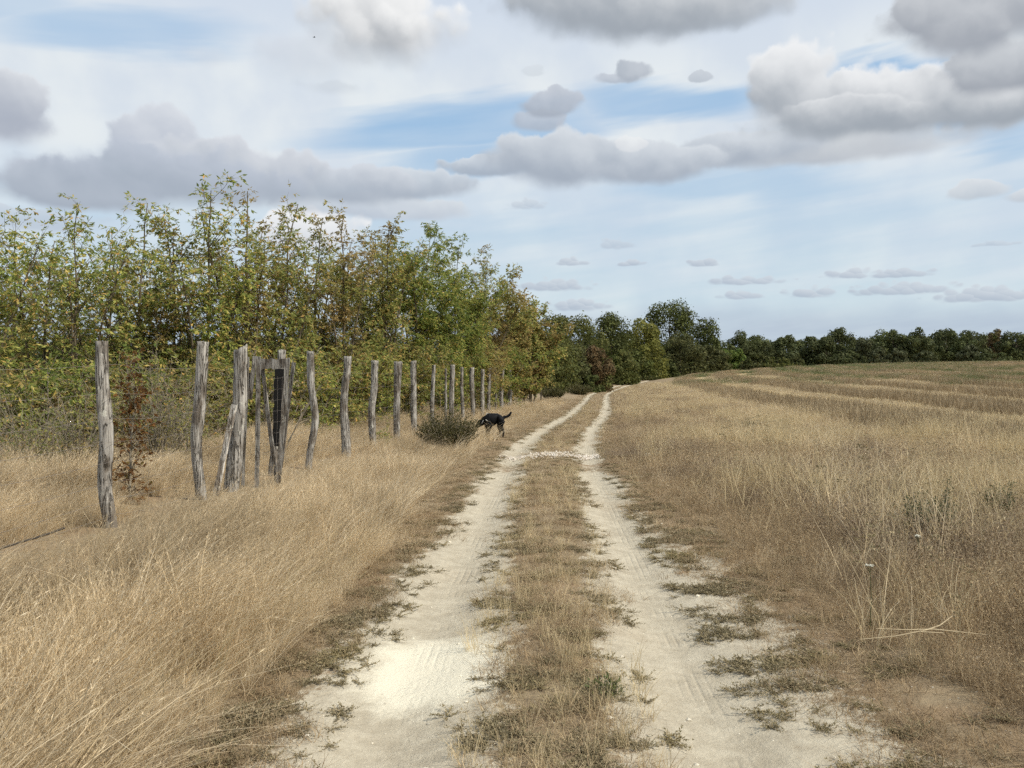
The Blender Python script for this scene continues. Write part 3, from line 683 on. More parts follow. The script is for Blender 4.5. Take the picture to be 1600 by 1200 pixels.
# ------------------------------------------------------------------ trees
def skeleton_tree(seed, H, Rr, stems=3, leafL=.108, leaf='leaf_green', low=.12, dens=1.0, nb=17, leafletn=5, droop=.75, bark='bark', tilt=0., base_spread=.18, leafW=.37, top=1.0, spread=.95, blen=.70):
    rng = np.random.default_rng(seed); A = Acc(); P = []; D = []
    for s in range(stems):
        az = 2 * PI * (s + rng.uniform(-.3, .3)) / max(1, stems - 1); u = rng.uniform(.45, .95) if s else .3
        h = H * (rng.uniform(.74, .97) if s else 1.0); 
        topp = np.array([math.cos(az) * Rr * spread * u, math.sin(az) * Rr * spread * u, h * (1 - .10 * u * (s > 0))]); 
        if s == 0: topp[:2] *= .45
        b = np.array([math.cos(az) * base_spread * u, math.sin(az) * base_spread * u, -.1])
        n = 12; t = np.linspace(0, 1, n)
        wob = np.cumsum(rng.normal(0, .036 * H / 5, (n, 2)), 0)
        pts = b + (topp - b) * t[:, None]; pts[:, :2] += wob * t[:, None] + (topp[:2] - b[:2]) * (np.sin(t * PI) * -.18)[:, None]
        r0 = .0085 * H * rng.uniform(.8, 1.2)
        A.tube(pts, r0 * (1 - .88 * t) + .003, 6)
        for i in range(nb):
            tb = low + (.97 - low) * ((i + rng.uniform(0, .9)) / nb); p = np.array([np.interp(tb, t, pts[:, c]) for c in range(3)])
            a = rng.uniform(0, 2 * PI)
            prof = blen * math.sqrt(max(.10, 1 - ((tb - .50) / .58) ** 2))
            L = Rr * prof * rng.uniform(.6, 1.1); el = R(rng.uniform(18, 55)) + .35 * tb
            dv = np.array([math.cos(a) * math.cos(el), math.sin(a) * math.cos(el), math.sin(el)])
            m = 6; tt = np.linspace(0, 1, m)
            bp = p + dv * L * tt[:, None]; bp[:, 2] += L * (.12 * tt - .22 * tt ** 2) * (1 if tb < .8 else 0)
            bp += np.cumsum(rng.normal(0, .025 * L, (m, 3)), 0) * tt[:, None]
            A.tube(bp, (r0 * .38 * (1 - tb) + .004) * (1 - .75 * tt) + .0018, 4)
            nt_ = max(3, int(L / .095 * dens))
            for q in range(nt_):
                tq = rng.uniform(.2, 1.0); sp = np.array([np.interp(tq, tt, bp[:, c]) for c in range(3)])
                td = norm(dv * .8 + rng.normal(0, .65, 3) + np.array([0, 0, .25])); tl = rng.uniform(.18, .48) * min(1.2, .5 + Rr * .4)
                e = sp + td * tl; e[2] -= tl * .12; mid = sp + td * tl * .5
                A.tube(np.array([sp, mid, e]), [.0035, .0025, .0015], 3)
                nl = max(2, int(tl / .047 * dens))
                k = rng.uniform(.15, 1.05, nl)[:, None]
                P.append(sp + (e - sp) * k + rng.normal(0, .012, (nl, 3))); D.append(norm(td + rng.normal(0, .8, (nl, 3))))
        # leafy leader shoot
        nl = int(26 * h / 5 * top); k = rng.uniform(.7, 1.02, nl); q = np.stack([np.interp(k, t, pts[:, c]) for c in range(3)], 1)
        P.append(q); a = rng.uniform(0, 2 * PI, nl); D.append(np.stack([np.cos(a), np.sin(a), np.full(nl, .5)], 1))
    P = np.vstack(P); D = norm(np.vstack(D)); N = len(P)
    pet = rng.uniform(.04, .10, N)[:, None] * (leafL / .085)
    tipd = norm(D + np.array([0, 0, -droop]) * rng.uniform(.3, 1.4, N)[:, None])
    V = []; Fa = []; k = 0
    for q in range(leafletn):
        f = (q // 2 + 1) / (leafletn / 2 + .5); sgn = 1 if q % 2 else -1
        side = norm(np.cross(tipd, norm(np.array([0, 0, 1.]) + rng.normal(0, .35, (N, 3)))))
        if q == leafletn - 1 and leafletn > 1: ax = tipd; base = P + D * pet * .6 + tipd * pet * 1.0
        else: ax = norm(tipd * .75 + side * sgn * .8 + np.array([0, 0, -.35 * droop])); base = P + D * pet * .6 + tipd * pet * f
        ax = norm(ax + rng.normal(0, .22, (N, 3))); sd = norm(np.cross(ax, rng.normal(0, .5, (N, 3)) + np.array([0, 0, 1.])))
        L = leafL * rng.uniform(.65, 1.25, N)
        lv, lf = leaf_quads(base, ax, sd, L, L * leafW * rng.uniform(.8, 1.2, N), .08); V.append(lv); Fa.append(lf + k); k += len(lv)
    return A.mesh('trunk', M[bark]), mesh_np('crown', np.vstack(V), np.vstack(Fa), M[leaf])
NLEAF = 0
def tree_near(name, cat, label, px, ytop, d, Rr, seed, group, **kw):
    p = at(px, ytop + (12 if name == 'hedge_tree' else 0), d); z = gz(p.x, d); H = p.z - z
    root = empty(name, (p.x, d, z)); tag(root, label, cat, group)
    tr, cr = skeleton_tree(seed, H, Rr, **kw)
    link('trunk', tr, root); link('crown', cr, root); return root
HG = 'trees of the hedge behind the old fence'
TN = [
 # px, ytop, d, R, leaf, stems, seed, label
 (-45, 325, 15.5, 1.5, 'leaf_green', 3, 1, 'green drooping hedge tree half cut off by the edge, left of all the others', {}),
 (60, 365, 17.5, 1.35, 'leaf_green', 3, 2, 'airy green hedge tree whose drooping leaves let much sky through', dict(dens=.7)),
 (120, 322, 16.8, 1.35, 'leaf_green', 2, 3, 'green hedge tree with orange tinged tip far left of the first post', dict(dens=.75)),
 (208, 300, 17.8, 1.15, 'leaf_green', 2, 4, 'narrow green hedge tree standing tall above the nearest post', dict(dens=.85)),
 (262, 345, 18.5, 1.5, 'leaf_olive', 3, 5, 'bushy olive hedge tree filling the gap between first and second post', {}),
 (322, 284, 18.6, 1.45, 'leaf_green', 3, 6, 'tallest yellowing hedge tree with tufted tip above the second post', {}),
 (378, 287, 19.5, 1.0, 'leaf_olive', 1, 7, 'thin bare topped hedge tree spire between the tallest tree and the rusty one', dict(dens=.7)),
 (432, 307, 20.5, 1.45, 'leaf_rust', 3, 8, 'rusty leaved hedge tree rising straight above the broken gate', {}),
 (488, 328, 23, 1.3, 'leaf_olive', 2, 9, 'slender olive hedge tree behind the bow shaped post', {}),
 (532, 322, 22.5, 1.25, 'leaf_rust', 3, 10, 'brown tinged hedge tree with flat tufted top right of the gate', dict(dens=.9)),
 (598, 345, 25, 1.35, 'leaf_olive', 3, 11, 'olive hedge tree with twin thin tips, left of the round fresh green crown', {}),
 (652, 358, 28, 1.6, 'leaf_fresh', 3, 12, 'fresh green round topped hedge tree in the middle of the row', dict(dens=1.0)),
 (705, 376, 32, 1.9, 'leaf_fresh', 3, 13, 'broad green hedge tree sloping down to the right of the round crown', {}),
 (15, 352, 20.5, 1.7, 'leaf_olive', 3, 21, 'olive hedge tree behind the airy green one at far left', {}),
 (165, 345, 21, 1.7, 'leaf_green', 3, 22, 'green yellow hedge tree standing back behind the nearest post', {}),
 (395, 340, 23.5, 1.7, 'leaf_olive', 3, 23, 'olive hedge tree standing back behind the gate', {}),
 (570, 362, 28, 1.8, 'leaf_olive', 3, 24, 'olive hedge tree standing back behind the notched post', {}),
 (752, 392, 36, 1.9, 'leaf_olive', 3, 14, 'brown green hedge tree above the thin far posts', dict(leafL=.10)),
 (792, 418, 41, 2.0, 'leaf_maple', 3, 15, 'brown leaved hedge tree above the end of the fence', dict(leafL=.12, leafletn=3, leafW=.75)),
 (829, 462, 47, 1.9, 'leaf_maple', 2, 16, 'small brown leaved tree ending the hedge, its dark skirt on the grass', dict(leafL=.12, leafletn=3, leafW=.75)),
]
for px, yt, d, rr_, leaf, st, sd, lab, kw in TN:
    kk = dict(stems=st + 2, leaf=leaf, dens=1.0, low=.1); kk.update(kw); kk['dens'] *= .56 if px < 250 else .68 if px < 500 else .78 if px < 620 else .95
    tree_near('hedge_tree', 'tree', lab, px, yt, d, rr_ * (1.08 + .12 * ((sd * 7) % 5 - 2) / 2), 100 + sd, HG, **kk)
SG = 'shrubs under the hedge trees'
SH = [
 (-30, 585, 13.5, 1.2, 'leaf_olive', 'green leafy shrub at the left edge under the drooping tree'),
 (60, 578, 14.5, 1.2, 'leaf_fresh', 'light green leafy shrub far left of the nearest post'),
 (130, 588, 15.5, 1.1, 'leaf_olive', 'low green shrub close to the left of the nearest post'),
 (225, 585, 16.5, 1.1, 'leaf_fresh', 'fresh green shrub seen between first and second post'),
 (300, 580, 16.5, 1.1, 'leaf_olive', 'olive shrub behind the second post'),
 (345, 565, 18, 1.2, 'leaf_green', 'green shrub behind the left gate post'),
 (415, 550, 19, 1.3, 'leaf_olive', 'olive shrub seen through the broken gate'),
 (470, 560, 20, 1.3, 'leaf_green', 'green shrub behind the bow shaped post'),
 (525, 560, 22, 1.4, 'leaf_olive', 'olive shrub behind the post with patchy bark'),
 (575, 560, 24, 1.4, 'leaf_green', 'green shrub behind the post with the notch'),
 (630, 555, 26.5, 1.6, 'leaf_olive', 'olive shrub behind the two straight posts'),
 (685, 555, 30, 1.7, 'leaf_fresh', 'green shrub behind the thin post and the dark bush'),
 (735, 550, 34, 1.9, 'leaf_olive', 'olive shrub behind the slim wavy posts'),
 (775, 545, 39, 2.0, 'leaf_fresh', 'dark green shrub behind the far end of the fence'),
]
for i, (px, yt, d, rr_, leaf, lab) in enumerate(SH):
    tree_near('hedge_shrub', 'shrub', lab, px, yt, d, rr_, 200 + i, SG, stems=6, leaf=leaf, low=.05, nb=9, dens=.55 if px < 500 else .75, base_spread=.5, bark='twig', blen=.8)
tree_near('leafy_tree', 'tree', 'dark green dense leafy tree beside the thin pole at the end of the fence', 822, 505, 50, 2.2, 300, None, stems=4, leaf='leaf_fresh', dens=1.1, low=.04, leafL=.13, leafletn=3, leafW=.7)
tree_near('oak_sapling', 'sapling', 'narrow sapling with withered brown leaves behind the nearest post', 198, 556, 9.4, .26, 310, None, stems=2, leaf='leaf_brown', nb=20, low=.06, dens=.75, leafL=.055, leafletn=3, leafW=.6, bark='twig', droop=.8, base_spread=.1)
# leafless twiggy bushes
def twig_bush(px, ytop, d, Rr, seed, label, n=26, leaf=None):
    p = at(px, ytop, d); z = gz(p.x, d); H = p.z - z; rng = np.random.default_rng(seed); A = Acc()
    root = empty('twiggy_bush', (p.x, d, z)); tag(root, label, 'bush', 'leafless bushes behind the fence')
    P = []; D = []
    for i in range(n):
        a = rng.uniform(0, 2 * PI); L = H * rng.uniform(.6, 1.15); o = rng.uniform(.1, 1) * Rr
        t = np.linspace(0, 1, 7); pts = np.stack([math.cos(a) * o * t ** 1.2, math.sin(a) * o * t ** 1.2, L * t - .25 * L * (o / Rr) * t ** 2.5 - .05], 1)
        pts += np.cumsum(rng.normal(0, .02, (7, 3)), 0); A.tube(pts, .007 * (1 - .8 * t) + .0012, 3)
        for q in range(9):
            tq = rng.uniform(.2, 1); s = np.array([np.interp(tq, t, pts[:, c]) for c in range(3)]); dv = norm(np.array([math.cos(a), math.sin(a), .3]) + rng.normal(0, .7, 3)); l = rng.uniform(.12, .4)
            e = s + dv * l; e[2] -= l * .1
            A.tube(np.array([s, s + dv * l * .5, e]), [.003, .002, .001], 3)
            for w in range(2):
                d2 = norm(dv + rng.normal(0, .6, 3)); A.tube(np.array([s + dv * l * .5, s + dv * l * .5 + d2 * l * .5]), [.0016, .0008], 3)
            k = rng.integers(1, 8); 
            if k: P.append(s + (e - s) * rng.uniform(.2, 1, (k, 1))); D.append(norm(dv + rng.normal(0, .8, (k, 3))))
    link('twigs', A.mesh('twigs', M['twig']), root)
    if leaf:
        P = np.vstack(P); D = np.vstack(D); v, f = leaf_quads(P, D, norm(np.cross(D, rng.normal(0, 1, D.shape))), rng.uniform(.03, .06, len(P)), .022, .1)
        link('leaves', mesh_np('leaves', v, f, M[leaf]), root)
twig_bush(40, 610, 11.5, 1.2, 1, 'tangled grey bush with few leaves at the left edge behind the wires', 40, 'leaf_olive')
twig_bush(125, 600, 11.8, 1.0, 2, 'grey twiggy bush with dark leaves just left of the nearest post', 40, 'leaf_olive')
twig_bush(250, 545, 12.4, .9, 3, 'tall pale twiggy bush between the first and second post', 44, 'leaf_olive')
twig_bush(285, 570, 13.2, .8, 4, 'pale twiggy bush close to the left of the second post', 30, 'leaf_olive')

# ------------------------------------------------------------------ farther trees: lumpy crowns of many leaf clumps
def far_crown(seed, H, rx, leaf, lowf=.12, lumps=34, n=5200, size=.26, topw=.6, lump_r=.30):
    """crown from lowf*H to H, half-width rx"""
    rng = np.random.default_rng(seed); V = []
    z0 = H * lowf; hz = (H - z0) * .5; cz = z0 + hz
    C = []; LR = []
    while len(C) < lumps:
        q = rng.uniform(-1, 1, 3)
        if np.dot(q, q) > 1: continue
        if rng.uniform() > .35 + .65 * np.dot(q, q): continue
        wz = 1 if q[2] < .1 else 1 - (1 - topw) * q[2]
        C.append([q[0] * rx * .82 * wz, q[1] * rx * .82 * wz, cz + q[2] * hz * .86]); LR.append(rng.uniform(.6, 1.25) * lump_r * min(rx, hz))
    C = np.array(C); LR = np.array(LR); w = LR ** 2 / (LR ** 2).sum(); k = rng.choice(lumps, n, p=w)
    dr = norm(rng.normal(0, 1, (n, 3)) + np.array([0, 0, .25])); rad = LR[k] * rng.uniform(.55, 1.0, n) ** .6 * (1 + .25 * rng.normal(0, 1, n).clip(-1, 1.6) * (rng.uniform(0, 1, n) < .3))
    P = C[k] + dr * rad[:, None]; P[:, 2] = np.maximum(P[:, 2], .15)
    ax = norm(np.cross(dr, rng.normal(0, 1, (n, 3))) + dr * .35); sd = norm(np.cross(ax, dr + rng.normal(0, .45, (n, 3))))
    L = size * rng.uniform(.55, 1.35, n)
    v, f = leaf_quads(P - ax * L[:, None] * .5, ax, sd, L, L * rng.uniform(.55, .95, n), .12)
    if lowf < .06:      # leafy skirt down to the ground
        m = n // 4; q = rng.uniform(0, 2 * PI, m); ro = rx * .92 * np.sqrt(rng.uniform(.25, 1, m)); P2 = np.stack([np.cos(q) * ro, np.sin(q) * ro, H * .34 * rng.uniform(0, 1, m) ** 1.1], 1)
        a2 = norm(rng.normal(0, 1, (m, 3))); s2 = norm(np.cross(a2, rng.normal(0, 1, (m, 3)))); L2 = size * rng.uniform(.6, 1.4, m)
        v2, f2 = leaf_quads(P2, a2, s2, L2, L2 * .8, .12); f = np.vstack([f, f2 + len(v)]); v = np.vstack([v, v2])
    me = mesh_np('crown', v, f, M[leaf])
    A = Acc(); t = np.linspace(0, 1, 8); tr = np.stack([.05 * np.sin(t * 5) * rx * .3, .03 * np.cos(t * 4) * rx, t * H * .8 - .2], 1)
    A.tube(tr, .018 * H * (1 - .8 * t) + .02, 7)
    for i in range(7):
        tq = rng.uniform(.25, .8); s = np.array([np.interp(tq, t, tr[:, c]) for c in range(3)]); e = C[rng.integers(lumps)]
        A.tube(np.array([s, (s + e) / 2 + [0, 0, -.05 * H * .3], e]), [.007 * H, .005 * H, .002 * H], 5)
    return A.mesh('trunk', M['darkbark']), me
def far_tree(name, cat, label, px, yt, yb, hw, d, leaf, seed, group=None, **kw):
    x = (px - 800) / F * d; z = gz(x, d); H = at(px, yt, d).z - z; rx = hw / F * d
    root = empty(name, (x, d, z), 0); tag(root, label, cat, group)
    tr, cr = far_crown(seed, H, rx, leaf, **kw); link('trunk', tr, root); link('crown', cr, root); return root
BG = 'trees where the track bends away'
B = [
 ('bend_tree', 862, 490, 50, 80, 'crown_mid', 'mid green tree just right of the end of the hedge', {}),
 ('bend_tree', 905, 494, 52, 105, 'crown_mid', 'green tree with an even top left of the wide dark crown', {}),
 ('bend_tree', 955, 490, 50, 150, 'crown_dark', 'wide dark green tree standing left of the yellow green one', {}),
 ('bend_tree', 1008, 492, 40, 180, 'crown_yellow', 'yellow green autumn tree in front of the big dark oak', dict(lumps=26)),
 ('oak_tree', 1046, 467, 62, 212, 'crown_dark', 'tallest dark oak rising over the bend of the track', dict(n=9000, lumps=44, lump_r=.26)),
 ('bend_tree', 1100, 500, 45, 215, 'crown_dark', 'dark tree sloping down from the right side of the oak', dict(lowf=.03)),
 ('bend_tree', 1062, 520, 50, 195, 'crown_olive', 'dull olive tree in front of the foot of the oak', dict(lowf=.02)),
 ('bend_tree', 1105, 540, 42, 200, 'crown_olive', 'dull grey green shrubby tree right below the oak', dict(lowf=.02)),
 ('bend_tree', 1142, 545, 30, 205, 'crown_lime', 'bright green small tree right of the olive ones', dict(lowf=.02)),
 ('bend_tree', 1158, 517, 26, 236, 'crown_far', 'dark tree with ragged top between oak and far wood', dict(size=.4)),
 ('bend_tree', 1185, 522, 26, 240, 'crown_far', 'dark ragged tree next to the first trees of the far wood', dict(size=.4)),
 ('bend_shrub', 893, 530, 32, 90, 'crown_olive', 'olive green shrub at the left of the rusty one', dict(lowf=.01)),
 ('bend_shrub', 930, 536, 30, 92, 'crown_rust', 'rusty red brown shrub beside the far track', dict(lowf=.01)),
 ('bend_shrub', 968, 548, 34, 145, 'crown_mid', 'green shrub right of the rusty red one', dict(lowf=.01)),
 ('bend_shrub', 1000, 540, 36, 178, 'crown_mid', 'green shrub below the yellow green tree', dict(lowf=.01)),
 ('bend_shrub', 925, 585, 22, 88, 'crown_dark', 'low dark shrub at the foot of the rusty one', dict(lowf=.01, n=2500, lumps=14)),
 ('bend_shrub', 1003, 575, 26, 176, 'crown_olive', 'low round olive shrub where the track disappears', dict(lowf=.01, n=2500, lumps=14)),
 ('bend_shrub', 1035, 560, 30, 185, 'crown_dark', 'dark shrub where the track disappears', dict(lowf=.01)),
 ('bend_shrub', 858, 565, 24, 76, 'crown_mid', 'green shrub at the foot of the trees just right of the thin pole', dict(lowf=.01, n=3000, lumps=16)),
]
for i, (nm, px, yt, hw, d, leaf, lab, kw) in enumerate(B):
    k = dict(size=.20 * d / 100 + .06, n=8500, lumps=46, lump_r=.31, lowf=.05); k.update(kw)
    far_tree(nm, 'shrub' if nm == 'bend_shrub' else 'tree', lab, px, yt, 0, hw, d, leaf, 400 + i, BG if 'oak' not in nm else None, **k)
WG = 'trees along the front of the far wood'
W = [
 (1222, 528, 30, 250, 'crown_far', 'first dark tree of the far wood, lowest of its skyline'),
 (1262, 524, 34, 255, 'crown_far', 'dark rounded far wood tree left of the one with the high peak'),
 (1312, 514, 30, 255, 'crown_far', 'far wood tree whose dark peak rises before the dip in the skyline'),
 (1290, 524, 34, 250, 'crown_far', 'broad dark far wood tree below the high peak'),
 (1352, 526, 30, 262, 'crown_far_olive', 'olive far wood tree standing in the dip of the skyline'),
 (1395, 516, 32, 262, 'crown_far', 'dark far wood tree rising right behind the dip'),
 (1437, 512, 30, 258, 'crown_far', 'dark far wood tree with bumpy top above the pale pair of bushes'),
 (1478, 513, 32, 262, 'crown_far', 'dark far wood tree to the right of the bumpy topped one'),
 (1520, 512, 32, 258, 'crown_far', 'dark far wood tree left below the rust brown crown'),
 (1555, 512, 22, 275, 'crown_rust', 'rust brown crown standing out in the far wood'),
 (1588, 513, 32, 258, 'crown_far', 'dark far wood tree at the right of the rust brown crown'),
 (1640, 512, 36, 258, 'crown_far', 'far wood tree cut by the right edge of the view'),
 (1374, 544, 18, 238, 'crown_far_olive', 'left one of the pale olive pair before the far wood'),
 (1402, 544, 18, 238, 'crown_far_olive', 'right one of the pale olive pair before the far wood'),
 (1447, 548, 20, 240, 'crown_far_olive', 'pale olive small tree alone before the dark far wood'),
 (1516, 536, 20, 246, 'crown_far_olive', 'olive slender tree before the wood near its right end'),
 (1215, 556, 28, 225, 'crown_mid', 'olive green bush at the left foot of the far wood'),
 (1240, 558, 20, 228, 'crown_olive', 'paler bush beside the olive green one at the foot of the far wood'),
 (1180, 552, 26, 200, 'crown_olive', 'dull bush between the bright green small tree and the far wood'),
 (1335, 552, 24, 240, 'crown_far', 'low dark bush under the dip of the far wood'),
 (1550, 550, 34, 242, 'crown_far', 'low dark bushes rounded like one mound near the right edge'),
]
for i, (px, yt, hw, d, leaf, lab) in enumerate(W):
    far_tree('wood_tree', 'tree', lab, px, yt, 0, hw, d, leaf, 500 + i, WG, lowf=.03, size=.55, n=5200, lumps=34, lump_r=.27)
def wood_mass(name, label, spans, seed):
    rng = np.random.default_rng(seed); VV = []; FF = []; k = 0
    for px, yt, d, hw in spans:
        x = (px - 800) / F * d; z = gz(x, d); H = at(px, yt, d).z - z
        tr, cr = far_crown(int(rng.integers(1e6)), H, hw / F * d, 'crown_far', lowf=.02, lumps=24, n=2600, size=.75)
        v = np.zeros(len(cr.vertices) * 3); cr.vertices.foreach_get('co', v); v = v.reshape(-1, 3) + [x, d, z]
        VV.append(v); FF.append(np.arange(len(v)).reshape(-1, 4) + k); k += len(v); bpy.data.meshes.remove(cr); bpy.data.meshes.remove(tr)
    o = link(name, mesh_np(name, np.vstack(VV), np.vstack(FF), M['crown_far'])); tag(o, label, 'wood', kind='stuff')
rg = np.random.default_rng(77)
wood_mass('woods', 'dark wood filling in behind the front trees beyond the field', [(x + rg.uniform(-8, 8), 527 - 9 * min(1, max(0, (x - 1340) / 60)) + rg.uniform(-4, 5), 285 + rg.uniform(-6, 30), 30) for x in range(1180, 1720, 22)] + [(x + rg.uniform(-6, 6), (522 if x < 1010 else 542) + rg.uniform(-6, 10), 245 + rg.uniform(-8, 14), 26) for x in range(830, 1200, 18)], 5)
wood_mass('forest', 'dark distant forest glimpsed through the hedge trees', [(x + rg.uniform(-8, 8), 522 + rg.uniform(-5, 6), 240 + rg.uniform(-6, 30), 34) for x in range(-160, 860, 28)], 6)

# ------------------------------------------------------------------ smaller plants and things
def stem_bush(name, cat, label, px, yb, ytop, d, hw, seed, leaf, n=60, leaves=26, upright=1.6, size=(.015, .04), group=None):
    x = (px - 800) / F * d; z = gz(x, d); H = at(px, ytop, d).z - z; Rr = hw / F * d; rng = np.random.default_rng(seed); A = Acc(); P = []; D = []
    root = empty(name, (x, d, z)); tag(root, label, cat, group)
    for i in range(n):
        a = rng.uniform(0, 2 * PI); o = math.sqrt(rng.uniform(0, 1)) * Rr; L = H * rng.uniform(.55, 1.05) * (1 - .35 * (o / Rr) ** 2)
        t = np.linspace(0, 1, 5); pts = np.stack([math.cos(a) * o * (.35 + .65 * t), math.sin(a) * o * (.35 + .65 * t), L * t - .04], 1) + np.cumsum(rng.normal(0, .012, (5, 3)), 0)
        A.tube(pts, .004 * (1 - .7 * t) + .001, 3)
        k = rng.uniform(.08, 1.02, leaves); P.append(np.stack([np.interp(k, t, pts[:, c]) for c in range(3)], 1) + rng.normal(0, .02, (leaves, 3)))
        D.append(norm(rng.normal(0, 1, (leaves, 3)) + np.array([math.cos(a) * .4, math.sin(a) * .4, upright])))
    P = np.vstack(P); D = np.vstack(D); v, f = leaf_quads(P, D, norm(np.cross(D, rng.normal(0, 1, D.shape))), rng.uniform(*size, len(P)), size[1] * .28, .1)
    link('stems', A.mesh('stems', M['twig']), root); link('foliage', mesh_np('foliage', v, f, M[leaf]), root); return root
stem_bush('broom_bush', 'bush', 'dark olive broom bush right in front of the sniffing dog', 700, 705, 636, 17.4, 50, 1, 'bush_dark', 260, 60, 1.8, (.02, .055))
stem_bush('weed_plant', 'plant', 'dark green weed standing in the pale grass far right of the track', 1452, 860, 752, 7.0, 42, 2, 'weed_dark', 60, 70, .6, (.015, .035))
stem_bush('weed_plant', 'plant', 'dark weed sticking up at the right edge beyond the green one', 1560, 830, 748, 8.0, 30, 12, 'weed_dark', 36, 56, .8, (.015, .035))
stem_bush('weed_plant', 'plant', 'small dark weed on the verge to the right of the rubble', 1166, 690, 652, 22, 14, 3, 'weed_dark', 26, 40, .9, (.02, .05))
stem_bush('weed_plant', 'plant', 'low dark shrubby weed in the golden grass left of the track', 540, 795, 752, 10.2, 32, 4, 'bush_dark', 60, 40, 1.2, (.015, .035))
stem_bush('weed_plant', 'plant', 'thin yellow leaved shoot at the foot of the notched post', 600, 710, 655, 17.6, 14, 6, 'leaf_green', 14, 14, .4, (.05, .10))
stem_bush('verge_shrub', 'shrub', 'low brown shrub beside the track beyond the end of the fence', 862, 634, 603, 56, 22, 5, 'bush_dark', 150, 44, 1.0, (.05, .13))
stem_bush('verge_shrub', 'shrub', 'flat brown shrub farther along the track, left of its bend', 905, 615, 597, 74, 24, 8, 'bush_dark', 120, 40, 1.0, (.06, .15))
stem_bush('green_tuft', 'plant', 'small fresh green tuft between the wheel ruts', 945, 1072, 1058, 4.05, 26, 9, 'green_weed', 30, 14, 1.2, (.02, .04))
def pole():
    d = 52; x = (845 - 800) / F * d; z = gz(x, d); A = Acc(); t = np.linspace(0, 1, 6)
    A.tube(np.stack([.03 * np.sin(t * 3), 0 * t, -.2 + t * 2.2], 1), .05 - .012 * t, 7, True)
    o = link('pole', A.mesh('pole', M['darkbark']), loc=(x, d, z)); tag(o, 'thin dark pole standing by the dark leafy tree after the fence', 'pole')
pole()
def sticks():
    A = Acc(); p = at(100, 825, 6.5); q = at(-40, 872, 6.0); pts = np.linspace(np.array(q), np.array(p), 8); pts[:, 2] += np.array([0, .004, .006, .004, 0, -.003, -.004, 0])
    o0 = pts[0].copy(); A.tube(pts - o0, .0085, 6, True)
    o = link('stick', A.mesh('stick', M['darkstick']), loc=tuple(o0)); tag(o, 'thin dark straight stick lying on the grass at the left edge', 'stick')
    mp = plain('dry_branch', (.47, .38, .24), .7, .2)
    A = Acc(); d = 4.4
    main = [at(1345, 1000, d), at(1400, 995, d), at(1450, 985, d + .02), at(1470, 978, d + .05), at(1490, 963, d + .1)]
    o0 = np.array(main[0])
    A.tube(np.array(main) - o0, [.002, .003, .0045, .0035, .002], 5)
    A.tube(np.array([at(1370, 983, d), at(1420, 985, d), at(1460, 984, d + .03), at(1545, 993, d + .03)]) - o0, [.002, .003, .004, .002], 5)
    A.tube(np.array([at(1440, 988, d), at(1475, 990, d), at(1480, 996, d)]) - o0, [.003, .0025, .001], 5)
    o = link('dry_branch', A.mesh('dry_branch', mp), loc=tuple(o0)); tag(o, 'pale forked dry stalk lying on the brown weeds at lower right', 'branch')
    A = Acc(); d = 13.9; ps = [at(447, 700, d), at(470, 650, d), at(500, 602, d)]; o0 = np.array(ps[0])
    A.tube(np.array(ps) - o0, [.012, .011, .006], 5); A.tube(np.array([at(450, 690, d + .1), at(478, 640, d), at(484, 628, d)]) - o0, [.01, .008, .005], 5)
    A.tube(np.array([at(470, 642, d), at(480, 633, d + .1), at(495, 622, d + .2)]) - o0, [.007, .006, .004], 5)
    o = link('dead_branch', A.mesh('dead_branch', M['twig']), loc=tuple(o0)); tag(o, 'bare grey branch leaning behind the bow shaped post', 'branch')
sticks()
def yarrow(px, py, d, seed, label):
    p = at(px, py, d); z = gz(p.x, d); rng = np.random.default_rng(seed); root = empty('yarrow', (p.x, d, z)); tag(root, label, 'flower', 'white yarrow flowers')
    A = Acc(); h = p.z - z; A.tube(np.array([[0, 0, -.02], [.01, 0, h * .5], [0, 0, h - .01]]), [.003, .0025, .002], 4)
    for i in range(7): a = i * .9; A.tube(np.array([[0, 0, h - .05], [math.cos(a) * .02, math.sin(a) * .02, h - .005]]), [.0012, .001], 3)
    link('stem', A.mesh('stem', M['weed_dark']), root)
    V = []; n = 46; a = rng.uniform(0, 2 * PI, n); r_ = np.sqrt(rng.uniform(0, 1, n)) * .022
    P = np.stack([np.cos(a) * r_, np.sin(a) * r_, h + rng.normal(0, .003, n) - r_ * .15], 1)
    ax = norm(np.stack([np.cos(a * 3), np.sin(a * 3), rng.uniform(-.1, .4, n)], 1)); sd = norm(np.cross(ax, np.array([0, 0, 1.])))
    v, f = leaf_quads(P - ax * .006, ax, sd, .013, .012, .1)
    link('flower_head', mesh_np('flower_head', v, f, M['petal']), root)
M['petal'] = plain('petal', (.60, .58, .47), .8, .1, .06)
yarrow(1360, 883, 4.9, 1, 'white yarrow flower nearest the sandy rut')
yarrow(1435, 837, 6.0, 2, 'white yarrow flower in front of the dark green weed')
